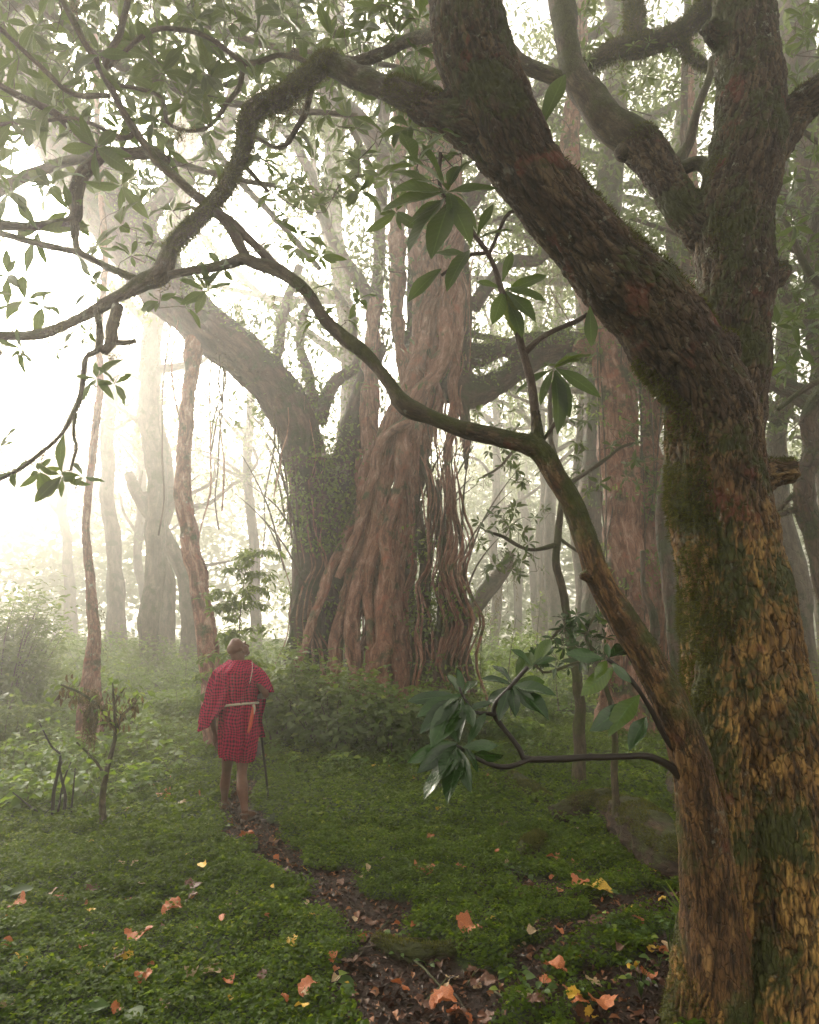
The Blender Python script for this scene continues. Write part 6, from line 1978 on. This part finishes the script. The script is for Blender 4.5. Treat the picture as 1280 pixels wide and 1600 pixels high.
def hem_cloak(c_, s_):
    x_ = (c_ + 1) / 2
    if s_ < 0:                      # back
        return float(np.interp(x_, [0, 0.12, 0.25, 0.42, 0.62, 0.8, 0.92, 1.0], [1133, 1141, 1132, 1098, 1074, 1060, 1068, 1082]))
    return float(np.interp(x_, [0, 0.2, 0.5, 0.8, 1.0], [1131, 1125, 1100, 1085, 1082]))


garment(clk, hem_cloak, 1031, M['cloth'], 'cloak', pleat=0.026, npl=6, off=0.03, depth=0.84)
# loose front panel seen at the right
V, UV = [], []
nu, nv = 14, 24
for i in range(nu + 1):
    for j in range(nv + 1):
        a, b = 390 + 22 * i / nu - 0 * j, 1075 + 77 * j / nv
        q = J(a + 3 * math.sin(j * 0.3), b, 7.09 - 0.04 * math.sin(i * 0.9))
        V.append(q)
        UV.append((q[0], q[2]))
i_ = (np.arange(nu)[:, None] * (nv + 1) + np.arange(nv)[None]).ravel()
me = mesh_from('cloth_panel', np.array(V) - PB, [np.stack([i_, i_ + 1, i_ + nv + 2, i_ + nv + 1], 1)], uv=np.array(UV))
o = part('cloth_panel', me, M['cloth'], man)
o.modifiers.new('t', 'SOLIDIFY').thickness = 0.006
# belt
bag = Bag()
ring = []
for th in np.linspace(0, 2 * math.pi, 60):
    l_, r_ = 345, 401
    c_ = J(373, 1101 + 2.5 * math.sin(th) - 3 * math.cos(th), YM)
    hw = np.linalg.norm(J(r_, 1101) - J(l_, 1101)) / 2 + 0.012
    ring.append(c_ + np.array([math.cos(th) * hw, math.sin(th) * 0.192, 0]))
tube(bag, ring, [0.011] * 60, seg=8, step=0.02, cap=False)
tube(bag, [J(396, 1101, 6.785), J(398, 1107, 6.78), J(397, 1116, 6.78)], [0.014, 0.010, 0.006], seg=8, step=0.01)
part('belt', bag.mesh('belt', PB), M['belt'], man)
bag = Bag()
tube(bag, [J(396, 1104, 6.79), J(394, 1118, 6.78), J(391, 1134, 6.77), J(388, 1145, 6.77)], [0.010, 0.017, 0.018, 0.011], seg=8, step=0.01)
part('sheath', bag.mesh('sheath', PB), M['tassel'], man)
bag = Bag()
tube(bag, [J(394, 1034, 6.84), J(394.5, 1046, 6.775), J(392, 1060, 6.745), J(390, 1068, 6.75)], [0.004, 0.004, 0.004, 0.003], seg=6, step=0.01)
part('shoulder_cord', bag.mesh('shoulder_cord', PB), M['belt'], man)
for g_, sx in ((gl_, -0.012), (gr_, 0.035)):
    bag = Bag()
    out = []
    for th in np.linspace(0, 2 * math.pi, 28, endpoint=False):
        out.append((math.cos(th) * (0.046 if math.sin(th) > 0 else 0.036), math.sin(th) * 0.135))
    V = []
    for z_ in (-0.012, 0.0, 0.016, 0.02):
        k_ = 0.96 if z_ in (-0.012, 0.02) else 1.0
        V += [(g_[0] + a * k_ + sx * (b + 0.06) / 0.2, g_[1] + 0.055 + b * k_, g_[2] + z_ + 0.004) for a, b in out]
    V = np.array(V)
    Fq = [(r_ * 28 + j, r_ * 28 + (j + 1) % 28, (r_ + 1) * 28 + (j + 1) % 28, (r_ + 1) * 28 + j) for r_ in range(3) for j in range(28)]
    bag.add(V, np.array(Fq), bc=V * 1.0)
    top = np.array([[84 + j, 84 + j + 1, 84 + 27 - j - 1, 84 + 27 - j] for j in range(13)])
    bag.F.setdefault(4, []).append(top)
    tube(bag, [g_ + [-0.043, 0.07, 0.012], g_ + [-0.02, 0.075, 0.075], g_ + [0.03, 0.075, 0.075], g_ + [0.05, 0.07, 0.012]], [0.008] * 4, seg=6, step=0.01)
    tube(bag, [g_ + [-0.036, 0.0, 0.012], g_ + [-0.038, -0.03, 0.06], g_ + [0, -0.062, 0.07], g_ + [0.038, -0.03, 0.06], g_ + [0.036, 0, 0.012]], [0.006] * 5, seg=6, step=0.01)
    part('sandal', bag.mesh('sandal', PB), M['sandal'], man)
# walking stick: held, a thing of its own
bag = Bag()
pp = np.array([sB + (sT - sB) * q + np.array([0.004 * math.sin(q * 9), 0.003 * math.cos(q * 7), 0]) for q in np.linspace(0, 1, 40)])
tube(bag, pp, np.interp(np.linspace(0, 1, 40), [0, 1], [0.011, 0.015]), seg=10, raw=True, wob=0.12, wf=70)
tag(part('walking_stick', bag.mesh('walking_stick'), M['stick']), label='long straight dark walking stick in the right hand of the man', cat='stick')
print('man done')

# ---------------------------------------------------------------- the far wood, one soft mass closing the view
n = 90000
cl = 560
cx_ = R.uniform(-62, 62, cl)
cyy = R.uniform(46, 78, cl) - 12 * (cx_ < -14) * R.random(cl)
cz_ = R.random(cl) ** 0.8 * (17 + 5 * fbm(np.stack([cx_ * 0.08, cyy * 0, cx_ * 0], 1), 2)) + 1
k_ = R.integers(0, cl, n)
q = np.stack([cx_[k_], cyy[k_], cz_[k_]], 1) + R.normal(0, 1, (n, 3)) * [2.2, 1.8, 1.3]
q[:, 2] = np.clip(q[:, 2], 0.3, 21.5)
q[:, :2] = np.clip(q[:, :2], -85, 85)
bag = Bag()
leaves(bag, q, R.normal(0, 1, (n, 3)) * [1, 1, 0.5], R.normal(0, 0.6, (n, 3)) + [0, -0.3, 1], R.uniform(0.4, 0.9, n), R.uniform(0.25, 0.5, n), 'dot', 0.2, 0.2)
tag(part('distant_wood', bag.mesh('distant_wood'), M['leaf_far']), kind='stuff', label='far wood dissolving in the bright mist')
for k in range(13):
    bx, by = R.uniform(-34, 34), R.uniform(34, 50)
    if abs(bx) > 0.62 * by:
        continue
    h_ = R.uniform(12, 19)
    B = np.array([bx, by, gz1(bx, by) - 0.1])
    t = thing('forest_tree', 'faint far trunk dissolving in the mist', 'tree', B, 'faint far trunks in the mist')
    bag = Bag()
    ln = R.normal(0, 0.8)
    p, r = tube(bag, [B, B + [ln * 0.3, 0, h_ * 0.3], B + [ln * 0.8 + R.normal(0, .3), 0, h_ * 0.6], B + [ln, 0, h_]], [R.uniform(0.2, 0.42), 0.24, 0.18, 0.06], seg=8, step=0.4, wob=0.2, wf=2)
    part('trunk', bag.mesh('trunk', B), M['far_bark'], t)
    lf, tw = Bag(), Bag()
    crown_leaves(lf, tw, np.concatenate([p, r[:, None]], 1)[len(p) // 3:], 50, 1.6, 0.35, 22, clump=0.7, twigs=False)
    part('crown', lf.mesh('crown', B), M['leaf_far'], t)

# ---------------------------------------------------------------- the mist
s = NT('mist')
pv = s.n('VolumePrincipled', {'Color': (1.0, 0.98, 0.94), 'Density': FOG, 'Anisotropy': 0.8})
s.t.links.new(pv.outputs[0], s.out.inputs['Volume'])
x0, x1, y0, y1, z0, z1 = -90, 90, -90, 90, float(zz.min()) - 1.0, 24.0
V = np.array([(x, y, z) for z in (z0, z1) for y in (y0, y1) for x in (x0, x1)], float)
hz = mesh_from('haze', V, [np.array([(0, 2, 3, 1), (4, 5, 7, 6), (0, 1, 5, 4), (1, 3, 7, 5), (3, 2, 6, 7), (2, 0, 4, 6)])], smooth=False)
tag(part('haze', hz, s.m), kind='stuff', label='bright morning mist filling the forest clearing')
